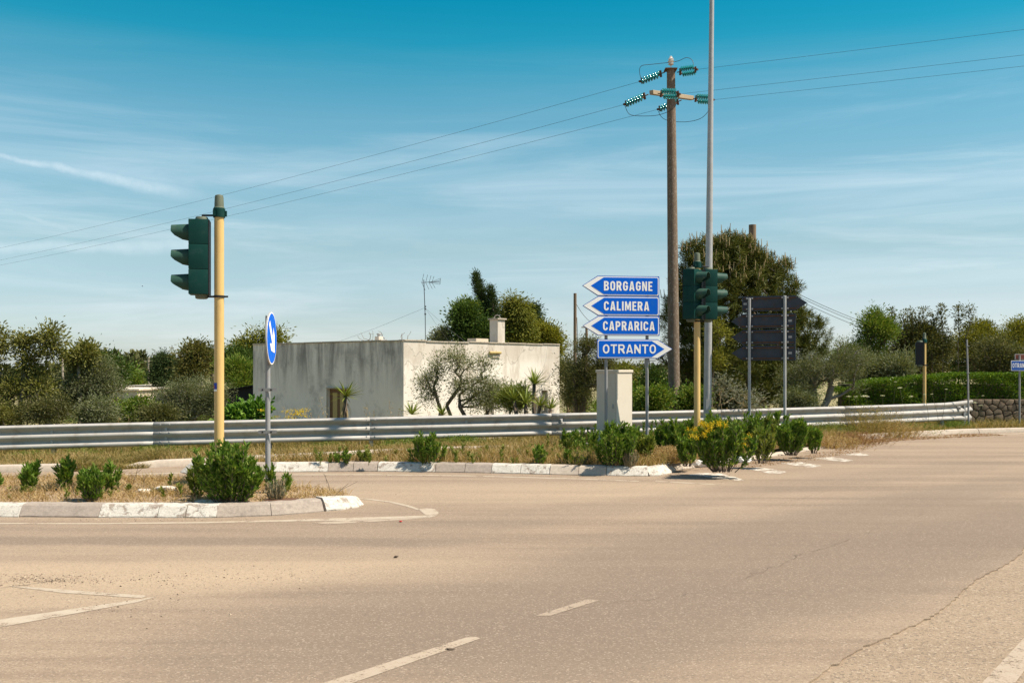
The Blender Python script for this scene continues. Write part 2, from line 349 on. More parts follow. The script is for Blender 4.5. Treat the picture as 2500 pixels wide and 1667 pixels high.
def band(nt, P, p0, p1, w, soft=.5, wob=.25):
    """0..1 mask along a worn strip p0-p1 on the road, half width w"""
    p0 = Vector((p0[0], p0[1], 0)); p1 = Vector((p1[0], p1[1], 0)); t = (p1-p0).normalized(); n = Vector((-t.y, t.x, 0)); L = (p1-p0).length
    rel = VM(nt, 'SUBTRACT', P, tuple(p0))
    wv = MA(nt, 'MULTIPLY_ADD', NOI(nt, P, .45, 3), wob*2, -wob)
    d = MA(nt, 'ABSOLUTE', MA(nt, 'ADD', VM(nt, 'DOT_PRODUCT', rel, tuple(n)), wv))
    m = SS(nt, d, w*(1+soft), w*(1-soft))
    s = VM(nt, 'DOT_PRODUCT', rel, tuple(t))
    return MA(nt, 'MULTIPLY', m, MA(nt, 'MULTIPLY', SS(nt, s, 0, L*.12), SS(nt, s, L, L*.8)))
def road_mat(name, coarse=False):
    m, nt, p = newmat(name)
    P = N(nt, 'ShaderNodeNewGeometry').outputs['Position']
    big = NOI(nt, P, .35, 4, .6)
    base = MIX(nt, big, (.245, .180, .124), (.318, .237, .165))
    st = N(nt, 'ShaderNodeMapping', {'Vector': P, 'Rotation': (0, 0, math.radians(-8)), 'Scale': (.10, 1.5, 1)}).outputs[0]
    base = MIX(nt, SS(nt, NOI(nt, st, 1.0, 5, .6), .40, .70), base, (.200, .145, .102))
    fs = N(nt, 'ShaderNodeMapping', {'Vector': P, 'Rotation': (0, 0, math.radians(-4)), 'Scale': (.5, 9, 1)}).outputs[0]
    base = MIX(nt, MA(nt, 'MULTIPLY', SS(nt, NOI(nt, fs, 1.0, 4, .6), .55, .8), .45), base, (.20, .147, .106))
    if not coarse:
        for a, b, w, c, amt in BANDS:
            base = MIX(nt, MA(nt, 'MULTIPLY', band(nt, P, a, b, w), amt), base, c)
    else:
        base = MIX(nt, .5, base, (.31, .228, .152))
    sp = N(nt, 'ShaderNodeTexVoronoi', {'Vector': P, 'Scale': 70.0 if coarse else 95.0}, feature='F1')
    spc = N(nt, 'ShaderNodeSeparateColor', {0: sp.outputs[1]}).outputs[0]
    k = .65 if coarse else .48
    base = MIX(nt, MA(nt, 'MULTIPLY', SS(nt, spc, .30, .0), k), base, (.12, .095, .075))
    base = MIX(nt, MA(nt, 'MULTIPLY', SS(nt, spc, .80, 1.0), k*.75), base, (.46, .37, .28))
    mid = NOI(nt, P, 14, 4, .7)
    base = MIX(nt, MA(nt, 'MULTIPLY', SS(nt, mid, .58, .75), .14), base, (.19, .15, .12))
    nt.links.new(base, p.inputs['Base Color']); p.inputs['Roughness'].default_value = .92
    p.inputs['Specular IOR Level'].default_value = .2
    hgt = MA(nt, 'ADD', NOI(nt, P, 90 if coarse else 130, 3, .7), MA(nt, 'MULTIPLY', spc, .5))
    b = N(nt, 'ShaderNodeBump', {'Strength': .8 if coarse else .5, 'Distance': .008 if coarse else .005, 'Height': hgt})
    nt.links.new(b.outputs[0], p.inputs['Normal']); return m
def g2(px, py): v = G(px, py); return (v.x, v.y)
DUST, TYRE = (.365, .272, .182), (.175, .129, .096)
BANDS = [
    (g2(-500, 1415), g2(1500, 1385), .55, DUST, .75), (g2(-300, 1480), g2(900, 1400), .45, DUST, .6),
    (g2(-400, 1318), g2(1300, 1330), .22, TYRE, .75), (g2(-200, 1290), g2(700, 1300), .12, TYRE, .4),
    (g2(600, 1215), g2(1900, 1195), .9, DUST, .55), (g2(900, 1310), g2(2500, 1120), .55, TYRE, .35),
    (g2(500, 1660), g2(2600, 1200), 1.6, TYRE, .6), (g2(-600, 1300), g2(1500, 1300), .7, TYRE, .3), (g2(200, 1660), g2(1900, 1400), .75, TYRE, .5), (g2(1000, 1650), g2(2700, 1230), .8, TYRE, .6), (g2(1300, 1420), g2(2600, 1150), .5, TYRE, .35),
    
]
MT['road'] = road_mat('sun_bleached_asphalt'); MT['roadcoarse'] = road_mat('coarse_asphalt', True)
def paint_mat(name, wear, col=(.66, .60, .52)):
    m, nt, p = newmat(name)
    P = N(nt, 'ShaderNodeNewGeometry').outputs['Position']
    n = MA(nt, 'ADD', MA(nt, 'MULTIPLY', NOI(nt, P, 5, 5, .7), .55), MA(nt, 'MULTIPLY', NOI(nt, P, 60, 4, .75), .45))
    f = SS(nt, n, wear+.09, wear-.09)
    c = MIX(nt, f, (.32, .243, .172), col)
    nt.links.new(c, p.inputs['Base Color']); p.inputs['Roughness'].default_value = .85
    tr = N(nt, 'ShaderNodeBsdfTransparent')
    mx = N(nt, 'ShaderNodeMixShader', {0: SS(nt, n, wear+.14, wear+.02), 1: tr.outputs[0], 2: p.outputs[0]})
    nt.links.new(mx.outputs[0], nt.nodes['Material Output'].inputs[0]); return m
MT['paint'] = paint_mat('worn_road_paint', .51, (.385, .315, .237)); MT['paintfaint'] = paint_mat('faint_road_paint', .50, (.35, .278, .205))
MT['paintghost'] = paint_mat('ghost_road_paint', .47, (.285, .22, .158)); MT['paintbright'] = paint_mat('bright_road_paint', .47, (.64, .60, .53))
def soil_mat(name, c1, c2, c3):
    m, nt, p = newmat(name)
    P = N(nt, 'ShaderNodeNewGeometry').outputs['Position']
    c = MIX(nt, NOI(nt, P, 2.2, 5, .65), c1, c2); c = MIX(nt, SS(nt, NOI(nt, P, 17, 4, .7), .5, .75), c, c3)
    nt.links.new(c, p.inputs['Base Color']); p.inputs['Roughness'].default_value = 1
    b = N(nt, 'ShaderNodeBump', {'Strength': .8, 'Distance': .03, 'Height': NOI(nt, P, 25, 5, .7)})
    nt.links.new(b.outputs[0], p.inputs['Normal']); return m
MT['soil'] = soil_mat('dry_soil', (.27, .185, .11), (.36, .26, .165), (.19, .13, .08))
MT['terrain'] = soil_mat('rough_field', (.19, .16, .07), (.27, .22, .10), (.12, .11, .045))
def plaster(name, base, stain, shade):
    m, nt, p = newmat(name)
    tc = N(nt, 'ShaderNodeTexCoord').outputs['Object']
    z = N(nt, 'ShaderNodeSeparateXYZ', {0: tc}).outputs[2]
    c = MIX(nt, NOI(nt, tc, 1.6, 6, .65), tuple(x*.86 for x in base), tuple(min(1, x*1.1) for x in base))
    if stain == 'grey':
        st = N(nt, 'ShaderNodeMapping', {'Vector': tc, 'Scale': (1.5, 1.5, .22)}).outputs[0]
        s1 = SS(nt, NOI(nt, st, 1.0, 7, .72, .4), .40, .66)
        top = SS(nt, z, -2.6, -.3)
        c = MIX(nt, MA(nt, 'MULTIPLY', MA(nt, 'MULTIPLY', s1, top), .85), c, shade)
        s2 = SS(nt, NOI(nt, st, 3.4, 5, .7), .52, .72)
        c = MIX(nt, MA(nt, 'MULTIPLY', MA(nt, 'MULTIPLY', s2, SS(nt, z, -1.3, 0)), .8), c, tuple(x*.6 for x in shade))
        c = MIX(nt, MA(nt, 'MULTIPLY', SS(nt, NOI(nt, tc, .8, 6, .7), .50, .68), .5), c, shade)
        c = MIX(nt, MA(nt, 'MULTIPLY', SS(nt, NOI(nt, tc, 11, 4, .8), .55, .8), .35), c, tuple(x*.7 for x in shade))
    else:
        st = N(nt, 'ShaderNodeMapping', {'Vector': tc, 'Scale': (1.2, 1.2, .35)}).outputs[0]
        s1 = SS(nt, NOI(nt, st, 1.4, 6, .7), .48, .66)
        c = MIX(nt, MA(nt, 'MULTIPLY', MA(nt, 'MULTIPLY', s1, SS(nt, z, -3.2, -.4)), .75), c, shade)
        c = MIX(nt, MA(nt, 'MULTIPLY', SS(nt, z, -1.0, -.45), MA(nt, 'MULTIPLY_ADD', NOI(nt, tc, 2.5, 5, .7), .7, .1)), c, shade)
        pk = NOI(nt, tc, .55, 4, .5, .3)
        ln = SS(nt, MA(nt, 'ABSOLUTE', MA(nt, 'SUBTRACT', pk, .53)), .010, .003)
        c = MIX(nt, MA(nt, 'MULTIPLY', ln, .5), c, tuple(x*.6 for x in shade))
        c = MIX(nt, MA(nt, 'MULTIPLY', SS(nt, pk, .53, .56), .35), c, shade)
    nt.links.new(c, p.inputs['Base Color']); p.inputs['Roughness'].default_value = .95
    b = N(nt, 'ShaderNodeBump', {'Strength': .5, 'Distance': .02, 'Height': NOI(nt, tc, 22, 6, .7)})
    nt.links.new(b.outputs[0], p.inputs['Normal']); return m
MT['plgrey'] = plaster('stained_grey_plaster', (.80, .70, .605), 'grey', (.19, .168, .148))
MT['plwhite'] = plaster('limewashed_plaster', (.68, .62, .545), 'white', (.40, .335, .265))

# ------------------------------------------------------------------ ground, road, kerbs, markings
KX = [-60, -20, -8.33, -6.99, -6.57, -5.51, -4.42, -3.31, -2.54, -1.40, .67, 3.94, 7.1, 9.57, 11.8, 13.4, 20, 40, 120]
KY = [6, 14.0, 16.2, 16.5, 16.8, 17.4, 18.1, 18.75, 19.3, 19.95, 20.5, 21.2, 22.9, 24.6, 25.9, 26.4, 27.6, 30, 36]
def kerb_y(x): return np.interp(x, KX, KY)
GPX = np.array([-20, -10.12, -3.05, .89, 8.47, 12.7]); GPY = np.array([17.0, 19.67, 21.1, 21.7, 24.9, 27.7]); GPZ = np.array([.38, .51, .67, .76, .81, .74])
gyc = np.polyfit(GPX, GPY, 4); gzc = np.polyfit(GPX, GPZ, 2)
def guard_y(x): return np.maximum(np.polyval(gyc, np.clip(x, -20, 13.2)), kerb_y(x)+.55)
def guard_z(x): return np.polyval(gzc, np.clip(x, -20, 13.2))
def sstep(v, a, b):
    t = np.clip((v-a)/(b-a), 0, 1); return t*t*(3-2*t)
def zt(x, y):
    x = np.asarray(x, float); y = np.asarray(y, float)
    k = kerb_y(x); g = np.where(x < 14, np.maximum(guard_y(x), k+.5), k+2)
    zg = np.where(x < 14, guard_z(x)-.76, 0.0)*sstep(x, 20, 12)
    z = -.06+.15*sstep(y-k, .05, .3)
    z = z+(zg-.09)*sstep((y-k)/(g-k), .35, 1.0)
    depth = 1.25*sstep(x, 9, 2.0)
    z = z-depth*sstep(y-g, .6, 9)
    z = z-.02*np.clip(y-48, 0, 90)*sstep(x, 30, -10)+.003*np.clip(y-170, 0, 900)
    z = z+.12*np.sin(x*.31+y*.17)*sstep(y-g, 4, 15)
    return z
tx = np.concatenate([np.linspace(-900, -45, 22), np.linspace(-42, 45, 150), np.linspace(50, 900, 22)])
ty = np.concatenate([np.linspace(-60, 11, 10), np.linspace(12, 50, 130), np.linspace(52, 200, 40), np.linspace(220, 2600, 22)])
XX, YY = np.meshgrid(tx, ty); V = np.stack([XX, YY, zt(XX, YY)], -1).reshape(-1, 3)
nx, ny = len(tx), len(ty); ii = (np.arange(ny-1)[:, None]*nx+np.arange(nx-1)[None, :]).ravel()
ground = tri_mesh('ground', V, np.stack([ii, ii+1, ii+nx+1, ii+nx], 1), MT['terrain'], sm=True); tag(ground, kind='structure')

def flat_poly(name, pts, z, mat, parent=None):
    bm = bmesh.new(); f = bm.faces.new([bm.verts.new((p[0], p[1], z)) for p in pts]); f.normal_update()
    if f.normal.z < 0: f.normal_flip()
    bmesh.ops.triangulate(bm, faces=bm.faces[:]); me = bpy.data.meshes.new(name); bm.to_mesh(me); bm.free()
    return link(name, me, parent, mat)
far = [(x, float(kerb_y(x))+.06) for x in np.linspace(-60, 120, 240)]
road = flat_poly('road', [(-60, -45), (120, -45)]+far[::-1], 0, MT['roadcoarse']); tag(road, kind='structure')
# the newer, finer wearing course, 12 mm thick, with its ragged edge at the lower right
seam = [(-45., -44.), (-9, -7.5), (1.64, 5.39), (3.3, 7.35), (4.77, 9.28), (7.2, 12.2), (11, 15.2), (20, 19.4), (40, 24.8), (118, 33.5)]
rag = []
for (a, b) in zip(seam[:-1], seam[1:]):
    L = math.dist(a, b); n = max(2, int(L/(.05 if 3 < a[1] < 14 else .5)))
    for i in range(n):
        t = i/n; j = random.gauss(0, .012); q = .03*math.sin(i*.13)+.02*math.sin(i*.041+1)
        j *= .6; rag.append((a[0]+(b[0]-a[0])*t-(j+q)*.78, a[1]+(b[1]-a[1])*t+(j+q)*.62))
farl = [(x, float(kerb_y(x))+.05) for x in np.linspace(-59, 117, 240)]
OZ = .011
ov = flat_poly('road_wearing_course', rag+farl[::-1]+[(-59, -44)], OZ, MT['road']); tag(ov, kind='structure')
me = ov.data; bm = bmesh.new(); bm.from_mesh(me)
ed = [e for e in bm.edges if e.is_boundary]; r = bmesh.ops.extrude_edge_only(bm, edges=ed)
for v in r['geom']:
    if isinstance(v, bmesh.types.BMVert): v.co.z = .001
bm.to_mesh(me); bm.free()

def marking(pxs, mat, z=OZ+.0025, name='road_marking', parent=None):
    pts = [G(x, y, z) for x, y in pxs]
    return flat_poly(name, pts, z, mat, parent or ov)
marking([(782, 1668), (1138, 1555), (1160, 1553), (1174, 1557), (855, 1668)], MT['paintfaint'])
marking([(1307, 1502), (1434, 1462), (1465, 1464), (1343, 1502)], MT['paintghost'])
marking([(20, 1430), (75, 1432), (230, 1444), (360, 1453), (345, 1459), (150, 1446)], MT['paint'])
marking([(-60, 1522), (0, 1511), (385, 1455), (335, 1469), (0, 1530), (-60, 1540)], MT['paint'])
marking([(-200, 1275), (0, 1275.5), (240, 1276), (500, 1273), (720, 1267.5), (860, 1263), (1042, 1257.5), (1046, 1262), (900, 1268), (860, 1271), (720, 1272), (500, 1276.5), (240, 1279), (0, 1278.5), (-200, 1278)], MT['paint'])
marking([(760, 1275), (1000, 1264), (1044, 1264), (960, 1270), (800, 1279)], MT['paintfaint'])
marking([(857, 1213.5), (905, 1217), (953, 1223), (1000, 1233), (1024, 1242), (1018, 1244), (990, 1235), (948, 1225.3), (900, 1219), (857, 1215)], MT['paint'])
marking([(1022, 1242), (1040, 1240), (1062, 1242), (1071, 1251), (1066, 1258), (1047, 1263), (1036, 1254)], MT['paint'])
marking([(690, 1157.5), (900, 1157), (1150, 1160), (1400, 1167), (1560, 1173), (1560, 1175), (1400, 1169), (1150, 1162), (900, 1159), (690, 1159.5)], MT['paint'])
marking([(1600, 1172), (1760, 1182), (1758, 1184), (1600, 1175)], MT['paintfaint'])
marking([(280, 1157), (360, 1155), (450, 1152), (450, 1154.5), (360, 1158), (280, 1160)], MT['paint'])
marking([(2040, 1073), (2200, 1066), (2500, 1057), (2900, 1047), (2900, 1048.5), (2500, 1058.5), (2200, 1068), (2040, 1075)], MT['paint'])
o3 = lambda l: [(1350+x/3.136, 980+y/3.136) for x, y in l]
marking(o3([(1030, 560), (1130, 545), (1270, 548), (1380, 572), (1470, 602), (1400, 606), (1280, 586), (1180, 578)]), MT['paintbright'])
marking(o3([(1380, 512), (1560, 502), (1680, 516), (1790, 536), (1740, 553), (1650, 548), (1540, 522)]), MT['paintbright'])
marking(o3([(1740, 468), (1900, 463), (2060, 490), (1990, 504), (1880, 494)]), MT['paintbright'])
marking(o3([(1990, 434), (2140, 424), (2300, 448), (2240, 460), (2120, 448)]), MT['paintbright'])
marking(o3([(2210, 402), (2352, 394), (2430, 408), (2340, 416)]), MT['paintbright'])
marking([(2396, 1667.5), (2500, 1556), (2700, 1400), (2720, 1420), (2500, 1636), (2477, 1667.5)], MT['paintfaint'], z=.004, parent=road)
# cracks
MT['crack'] = surf('crack_dirt', (.11, .083, .06), 1)
def crack(pts, w, z=OZ+.003):
    pl = []
    for a, b in zip(pts[:-1], pts[1:]):
        A, B = G(*a, z), G(*b, z); n = max(2, int((B-A).length/.07))
        for i in range(n):
            q = A.lerp(B, i/n); pl.append(q+Vector((random.gauss(0, .018), random.gauss(0, .018), 0)))
    L, R = [], []
    for i, q in enumerate(pl):
        d = (pl[min(i+1, len(pl)-1)]-pl[max(i-1, 0)]); d.z = 0; d.normalize(); nrm = Vector((-d.y, d.x, 0)); ww = .36*w*random.uniform(.1, 1)*(0 if i in (0, len(pl)-1) else 1)
        L.append(q+nrm*ww); R.append(q-nrm*ww)
    mb = MB(); n = len(pl); mb.add(L+R, [(i, i+n, i+n+1, i+1) for i in range(n-1)])
    return mb.build('crack', MT['crack'], ov, recalc=False)
crack([(1310, 1502), (1440, 1478), (1560, 1465), (1700, 1447), (1770, 1430), (1800, 1424)], .006)
crack([(1800, 1421), (1838, 1399), (1900, 1380), (1960, 1350), (2030, 1333), (2080, 1312)], .010)
crack([(1760, 1443), (1860, 1450), (2000, 1453), (2060, 1454)], .005)
crack([(2110, 1305), (2150, 1282), (2230, 1266), (2260, 1245)], .006)
crack([(0, 1433), (60, 1428), (150, 1416), (185, 1411)], .018)
crack([(1840, 1243), (1950, 1218), (2080, 1182)], .006)
crack([(1480, 1198), (1600, 1180), (1660, 1176)], .006)

# kerbs: stones swept along a photo-pixel path of the kerb foot
def path_pts(pxy, x0, x1, n):
    xs = np.linspace(x0, x1, n); px, py = zip(*pxy)
    return [G(float(x), float(np.interp(x, px, py))) for x in xs]
def kerb_stone(pts, mat, parent, h=.15, inward=1, wd=.26, batter=.08, jit=0.0, ends=(0, 0)):
    prof = [(0, -.04), (0, .025), (batter, h-.02), (batter+.03, h), (wd, h), (wd, -.04)]
    mb = MB(); n = len(pts); m = len(prof); vv = []
    for i, p in enumerate(pts):
        d = pts[min(i+1, n-1)]-pts[max(i-1, 0)]; d.z = 0; d.normalize(); nn = Vector((-d.y, d.x, 0))*inward
        sc_ = 1.0
        if ends[0] and i == 0: sc_ = ends[0]
        if ends[1] and i == n-1: sc_ = ends[1]
        for (o, z) in prof:
            vv.append(p+nn*(o+jit+random.gauss(0, .003))+Vector((0, 0, (z+random.gauss(0, .0025))*sc_ if z > 0 else z)))
    ff = [(i*m+k, (i+1)*m+k, (i+1)*m+k+1, i*m+k+1) for i in range(n-1) for k in range(m-1)]
    ff += [tuple(range(m)), tuple((n-1)*m+k for k in range(m-1, -1, -1))]
    mb.add(vv, ff)
    return mb.build('kerb_stone', mat, parent)
def kerb_root(name):
    o = bpy.data.objects.new(name, None); COL.objects.link(o); o['kind'] = 'structure'; o.empty_display_size = .1; return o
kA = [(-1400, 1262), (-700, 1263), (0, 1264), (240, 1265.5), (530, 1266), (640, 1262.5), (700, 1259), (800, 1250), (850, 1245)]
kerbA = kerb_root('near_island_kerb')
for x0, x1, mt_ in ((-1400, -700, 'kerbgrey'), (-700, -330, 'kerbwhite'), (-330, -130, 'kerbgrey'), (-130, 46, 'kerbwhite'), (46, 240, 'kerbgrey'), (240, 384, 'kerbwhite'), (384, 452, 'kerbwhite'), (452, 528, 'kerbwhite'), (528, 663, 'kerbgrey'), (663, 792, 'kerbgrey')):
    kerb_stone(path_pts(kA, x0+.8, x1-.8, max(4, int((x1-x0)/22))), MT[mt_], kerbA, jit=random.gauss(0, .006))
nose = [Vector((-2.20, 11.80, 0)), Vector((-2.02, 11.93, 0)), Vector((-1.87, 12.13, 0)), Vector((-1.84, 12.36, 0))]
kerb_stone(nose, MT['kerbwhite'], kerbA, wd=.3, ends=(1.05, .8))
kerb_stone([Vector((-1.86, 12.42, 0)), Vector((-2.1, 12.85, 0)), Vector((-2.6, 13.35, 0)), Vector((-3.3, 13.85, 0))], MT['kerbgrey'], kerbA, h=.10)
kerb_stone([Vector((-3.33, 13.87, 0)), Vector((-4.4, 14.35, 0)), Vector((-5.6, 14.6, 0)), Vector((-7.6, 14.75, 0))], MT['kerbgrey'], kerbA, h=.07)
kB = [(440, 1157), (560, 1154.5), (690, 1153.5), (925, 1152.5), (1060, 1154), (1200, 1156.5), (1400, 1161), (1520, 1163.5), (1585, 1164)]
kerbB = kerb_root('far_island_kerb')
for x0, x1, mt_ in ((492, 590, 'kerbgrey'), (590, 668, 'kerbgrey'), (668, 800, 'kerbwhite'), (800, 862, 'kerbgrey'), (862, 921, 'kerbgrey'), (921, 1062, 'kerbwhite'), (1062, 1134, 'kerbgrey'), (1134, 1199, 'kerbgrey'), (1199, 1270, 'kerbwhite'), (1270, 1342, 'kerbwhite'), (1342, 1412, 'kerbpale'), (1412, 1480, 'kerbpale'), (1480, 1583, 'kerbwhite')):
    kerb_stone(path_pts(kB, x0+.6, x1-.6, max(4, int((x1-x0)/20))), MT[mt_], kerbB, jit=random.gauss(0, .006), h=.155)
kerb_stone([G(1586, 1164), G(1612, 1163), G(1640, 1156), G(1650, 1150)], MT['kerbwhite'], kerbB, h=.14)
kerb_stone([G(1652, 1149), G(1690, 1144), G(1722, 1139)], MT['kerbpale'], kerbB, h=.11)
kerb_stone([G(1724, 1138.5), G(1770, 1132), G(1830, 1124), G(1900, 1114)], MT['kerbpale'], kerbB, h=.07)
kerb_stone([G(1903, 1113.5), G(2000, 1097), G(2070, 1087)], MT['kerbpale'], kerbB, h=.05)
# broken whitewashed end of the far island
kerb_stone([Vector((-5.0, 16.75, 0)), Vector((-5.32, 16.5, 0)), Vector((-5.40, 16.2, 0)), Vector((-5.2, 15.98, 0)), Vector((-4.92, 15.93, 0))], MT['kerbwhite'], kerbB, h=.17, inward=1, batter=.13, wd=.3, ends=(.6, .7))
# rounded outer kerb along the verge
kerbC = kerb_root('verge_kerb')
def outer(xa, xb, ea, eb, mt_='kerbpale'):
    n = max(4, int((xb-xa)/.22)); pts = [Vector((x, float(kerb_y(x))-.02, 0)) for x in np.linspace(xa, xb, n)]
    prof = [(0, -.03), (0, .05), (.035, .115), (.10, .135), (.17, .11), (.20, .04), (.20, -.03)]
    m = len(prof); vv = []
    for i, p in enumerate(pts):
        d = pts[min(i+1, n-1)]-pts[max(i-1, 0)]; d.normalize(); nn = Vector((-d.y, d.x, 0)); s = 1
        if ea and i < 2: s = (.25, .8)[i]
        if eb and i > n-3: s = (.25, .8)[n-1-i]
        for o, z in prof: vv.append(p+nn*o+Vector((0, 0, z*s if z > 0 else z)))
    ff = [(i*m+k, (i+1)*m+k, (i+1)*m+k+1, i*m+k+1) for i in range(n-1) for k in range(m-1)]+[tuple(range(m)), tuple((n-1)*m+k for k in range(m-1, -1, -1))]
    MB().add(vv, ff).build('kerb_stone', MT[mt_], kerbC, sm='auto')
for xa, xb, ea, eb in ((-20, -16.1, 0, 0), (-16.08, -12.1, 0, 0), (-12.08, -9.4, 0, 0), (-9.38, -6.98, 0, 1), (-6.62, -5.2, 1, 0), (-5.18, -3.7, 0, 0), (-3.68, -2.1, 0, 0), (-2.08, -.5, 0, 0), (-.48, 1.1, 0, 0), (1.12, 3.0, 0, 0), (8.3, 10.2, 0, 0), (10.22, 12.2, 0, 0), (12.22, 14.2, 0, 0), (14.22, 16.2, 0, 0)):
    outer(xa, xb, ea, eb)

# island soil
polyA = [(-14, 11.55), (-5.84, 11.55), (-3.34, 11.5), (-2.65, 11.75), (-2.2, 12.02), (-2.02, 12.2), (-2.0, 12.4), (-2.25, 12.8), (-2.75, 13.25), (-3.4, 13.7), (-4.5, 14.2), (-5.7, 14.42), (-7.6, 14.55), (-14, 14.6)]
polyB = [(-5.15, 16.15), (-3.7, 16.55), (-2.1, 16.62), (-.3, 16.37), (1.0, 16.1), (2.1, 15.88), (2.45, 16.1), (3.2, 17.35), (4.9, 19.2), (6.2, 20.9), (7.7, 22.6), (7.4, 23.0), (4.2, 21.15), (1.8, 20.65), (.6, 20.35), (-.4, 19.2), (-1.6, 18.2), (-3.2, 17.4), (-4.9, 16.7)]
def soil(name, poly, z):
    o = flat_poly(name, poly, z, MT['soil']); me = o.data
    bm = bmesh.new(); bm.from_mesh(me); bmesh.ops.subdivide_edges(bm, edges=bm.edges[:], cuts=3, use_grid_fill=True)
    bmesh.ops.triangulate(bm, faces=bm.faces[:])
    for v in bm.verts: v.co.z += 0 if v.is_boundary else random.gauss(.01, .008)
    bm.to_mesh(me); bm.free(); smooth(me); return tag(o, kind='structure')
soil('near_island_ground', polyA, .125); soil('far_island_ground', polyB, .125)

# ------------------------------------------------------------------ guardrail
gr = empty('guardrail', (0, 21, 0), 'long galvanised three-wave guardrail running across behind the far island', 'guardrail')
RH = .48
gprof = [(.015, .48), (.060, .468), (.080, .445), (.080, .418), (.066, .400), (.012, .355), (.004, .340), (.004, .325), (.012, .310), (.066, .277), (.080, .258), (.080, .228), (.066, .208), (.012, .163), (.004, .148), (.004, .133), (.012, .118), (.066, .085), (.080, .066), (.080, .036), (.066, .018), (.018, 0)]
def gpoint(x): return Vector((x, float(guard_y(x)), float(guard_z(x))))
def rail_panel(xa, xb, off=0, flare=False):
    n = 9; pts = [gpoint(x) for x in np.linspace(xa, xb, n)]; vv = []; m = len(gprof)
    for i, p in enumerate(pts):
        d = pts[min(i+1, n-1)]-pts[max(i-1, 0)]; d.z = 0; d.normalize(); nn = Vector((d.y, -d.x, 0))
        for j, (o, z) in enumerate(gprof):
            q = p+nn*(o+off)+Vector((0, 0, z-RH))-gr.location
            if flare and i >= n-2:
                k = (i-(n-3))/2; q += -nn*.06*k+Vector((0, 0, (z-RH/2)*.16*k+.02*k*math.sin(j*1.1)))+d*(.05*k*math.sin(j*.9))
            vv.append(q)
    ff = [(i*m+k, (i+1)*m+k, (i+1)*m+k+1, i*m+k+1) for i in range(n-1) for k in range(m-1)]
    o = MB().add(vv, ff).build('rail_panel', MT['rail'], gr, sm='auto', recalc=False)
    sm_ = o.modifiers.new('thick', 'SOLIDIFY'); sm_.thickness = .004; sm_.offset = -1
    return o
seams = [-20, -15.3, -11.3, -7.17, -3.1, .95, 4.7, 8.3, 12.75]
bolt = MB().lathe([(.016, 0), (.016, .006), (.006, .012)], 8, Matrix.Rotation(math.pi/2, 3, 'X'))
bolt_me = bolt.build('bolt', MT['galv']).data
bpy.data.objects.remove(bpy.data.objects['bolt'])
for i, (a, b) in enumerate(zip(seams[:-1], seams[1:])):
    pn = rail_panel(a-.10, b+.10, off=.005*(i % 2), flare=(i == len(seams)-2))
    for xx in (a+.05, a+.22):
        for z in (.40, .24, .055):
            if a < -11: continue
            p = gpoint(xx); o = link('bolt', bolt_me, pn); dd = .082 if z != .24 else .087
            o.location = p+Vector((.0, -dd, z+.03-RH))-gr.location
post_x = [-15.2, -13.2, -11.2, -9.2, -7.05, -5.05, -3.0, -1.0, 1.05, 3.0, 4.8, 6.6, 8.4, 10.1, 11.6, 12.5]
for x in post_x:
    p = gpoint(x); zb = float(zt(x, p.y))-.1; h = p.z-.03-zb
    mb = MB(); c = Vector((x, p.y+.06, zb+h/2))-gr.location
    mb.box(c, (.008, .10, h)); mb.box(c+Vector((.03, -.05, 0)), (.06, .006, h)); mb.box(c+Vector((.03, .05, 0)), (.06, .006, h))
    mb.box(c+Vector((.02, -.07, h/2-.24)), (.05, .05, .34))
    mb.build('post', MT['galv'], gr)
for x in (1.02, 12.2):                                   # small folded delineator plates
    p = gpoint(x)-gr.location
    MB().add([p+Vector(q) for q in ((0, -.02, -.12), (.1, -.02, -.10), (.1, -.02, -.20), (0, -.02, -.20), (.05, -.13, -.13), (.06, -.13, -.19))], [(0, 1, 4), (1, 2, 5, 4), (2, 3, 5), (3, 0, 4, 5)]).build('delineator', MT['galv'], gr)
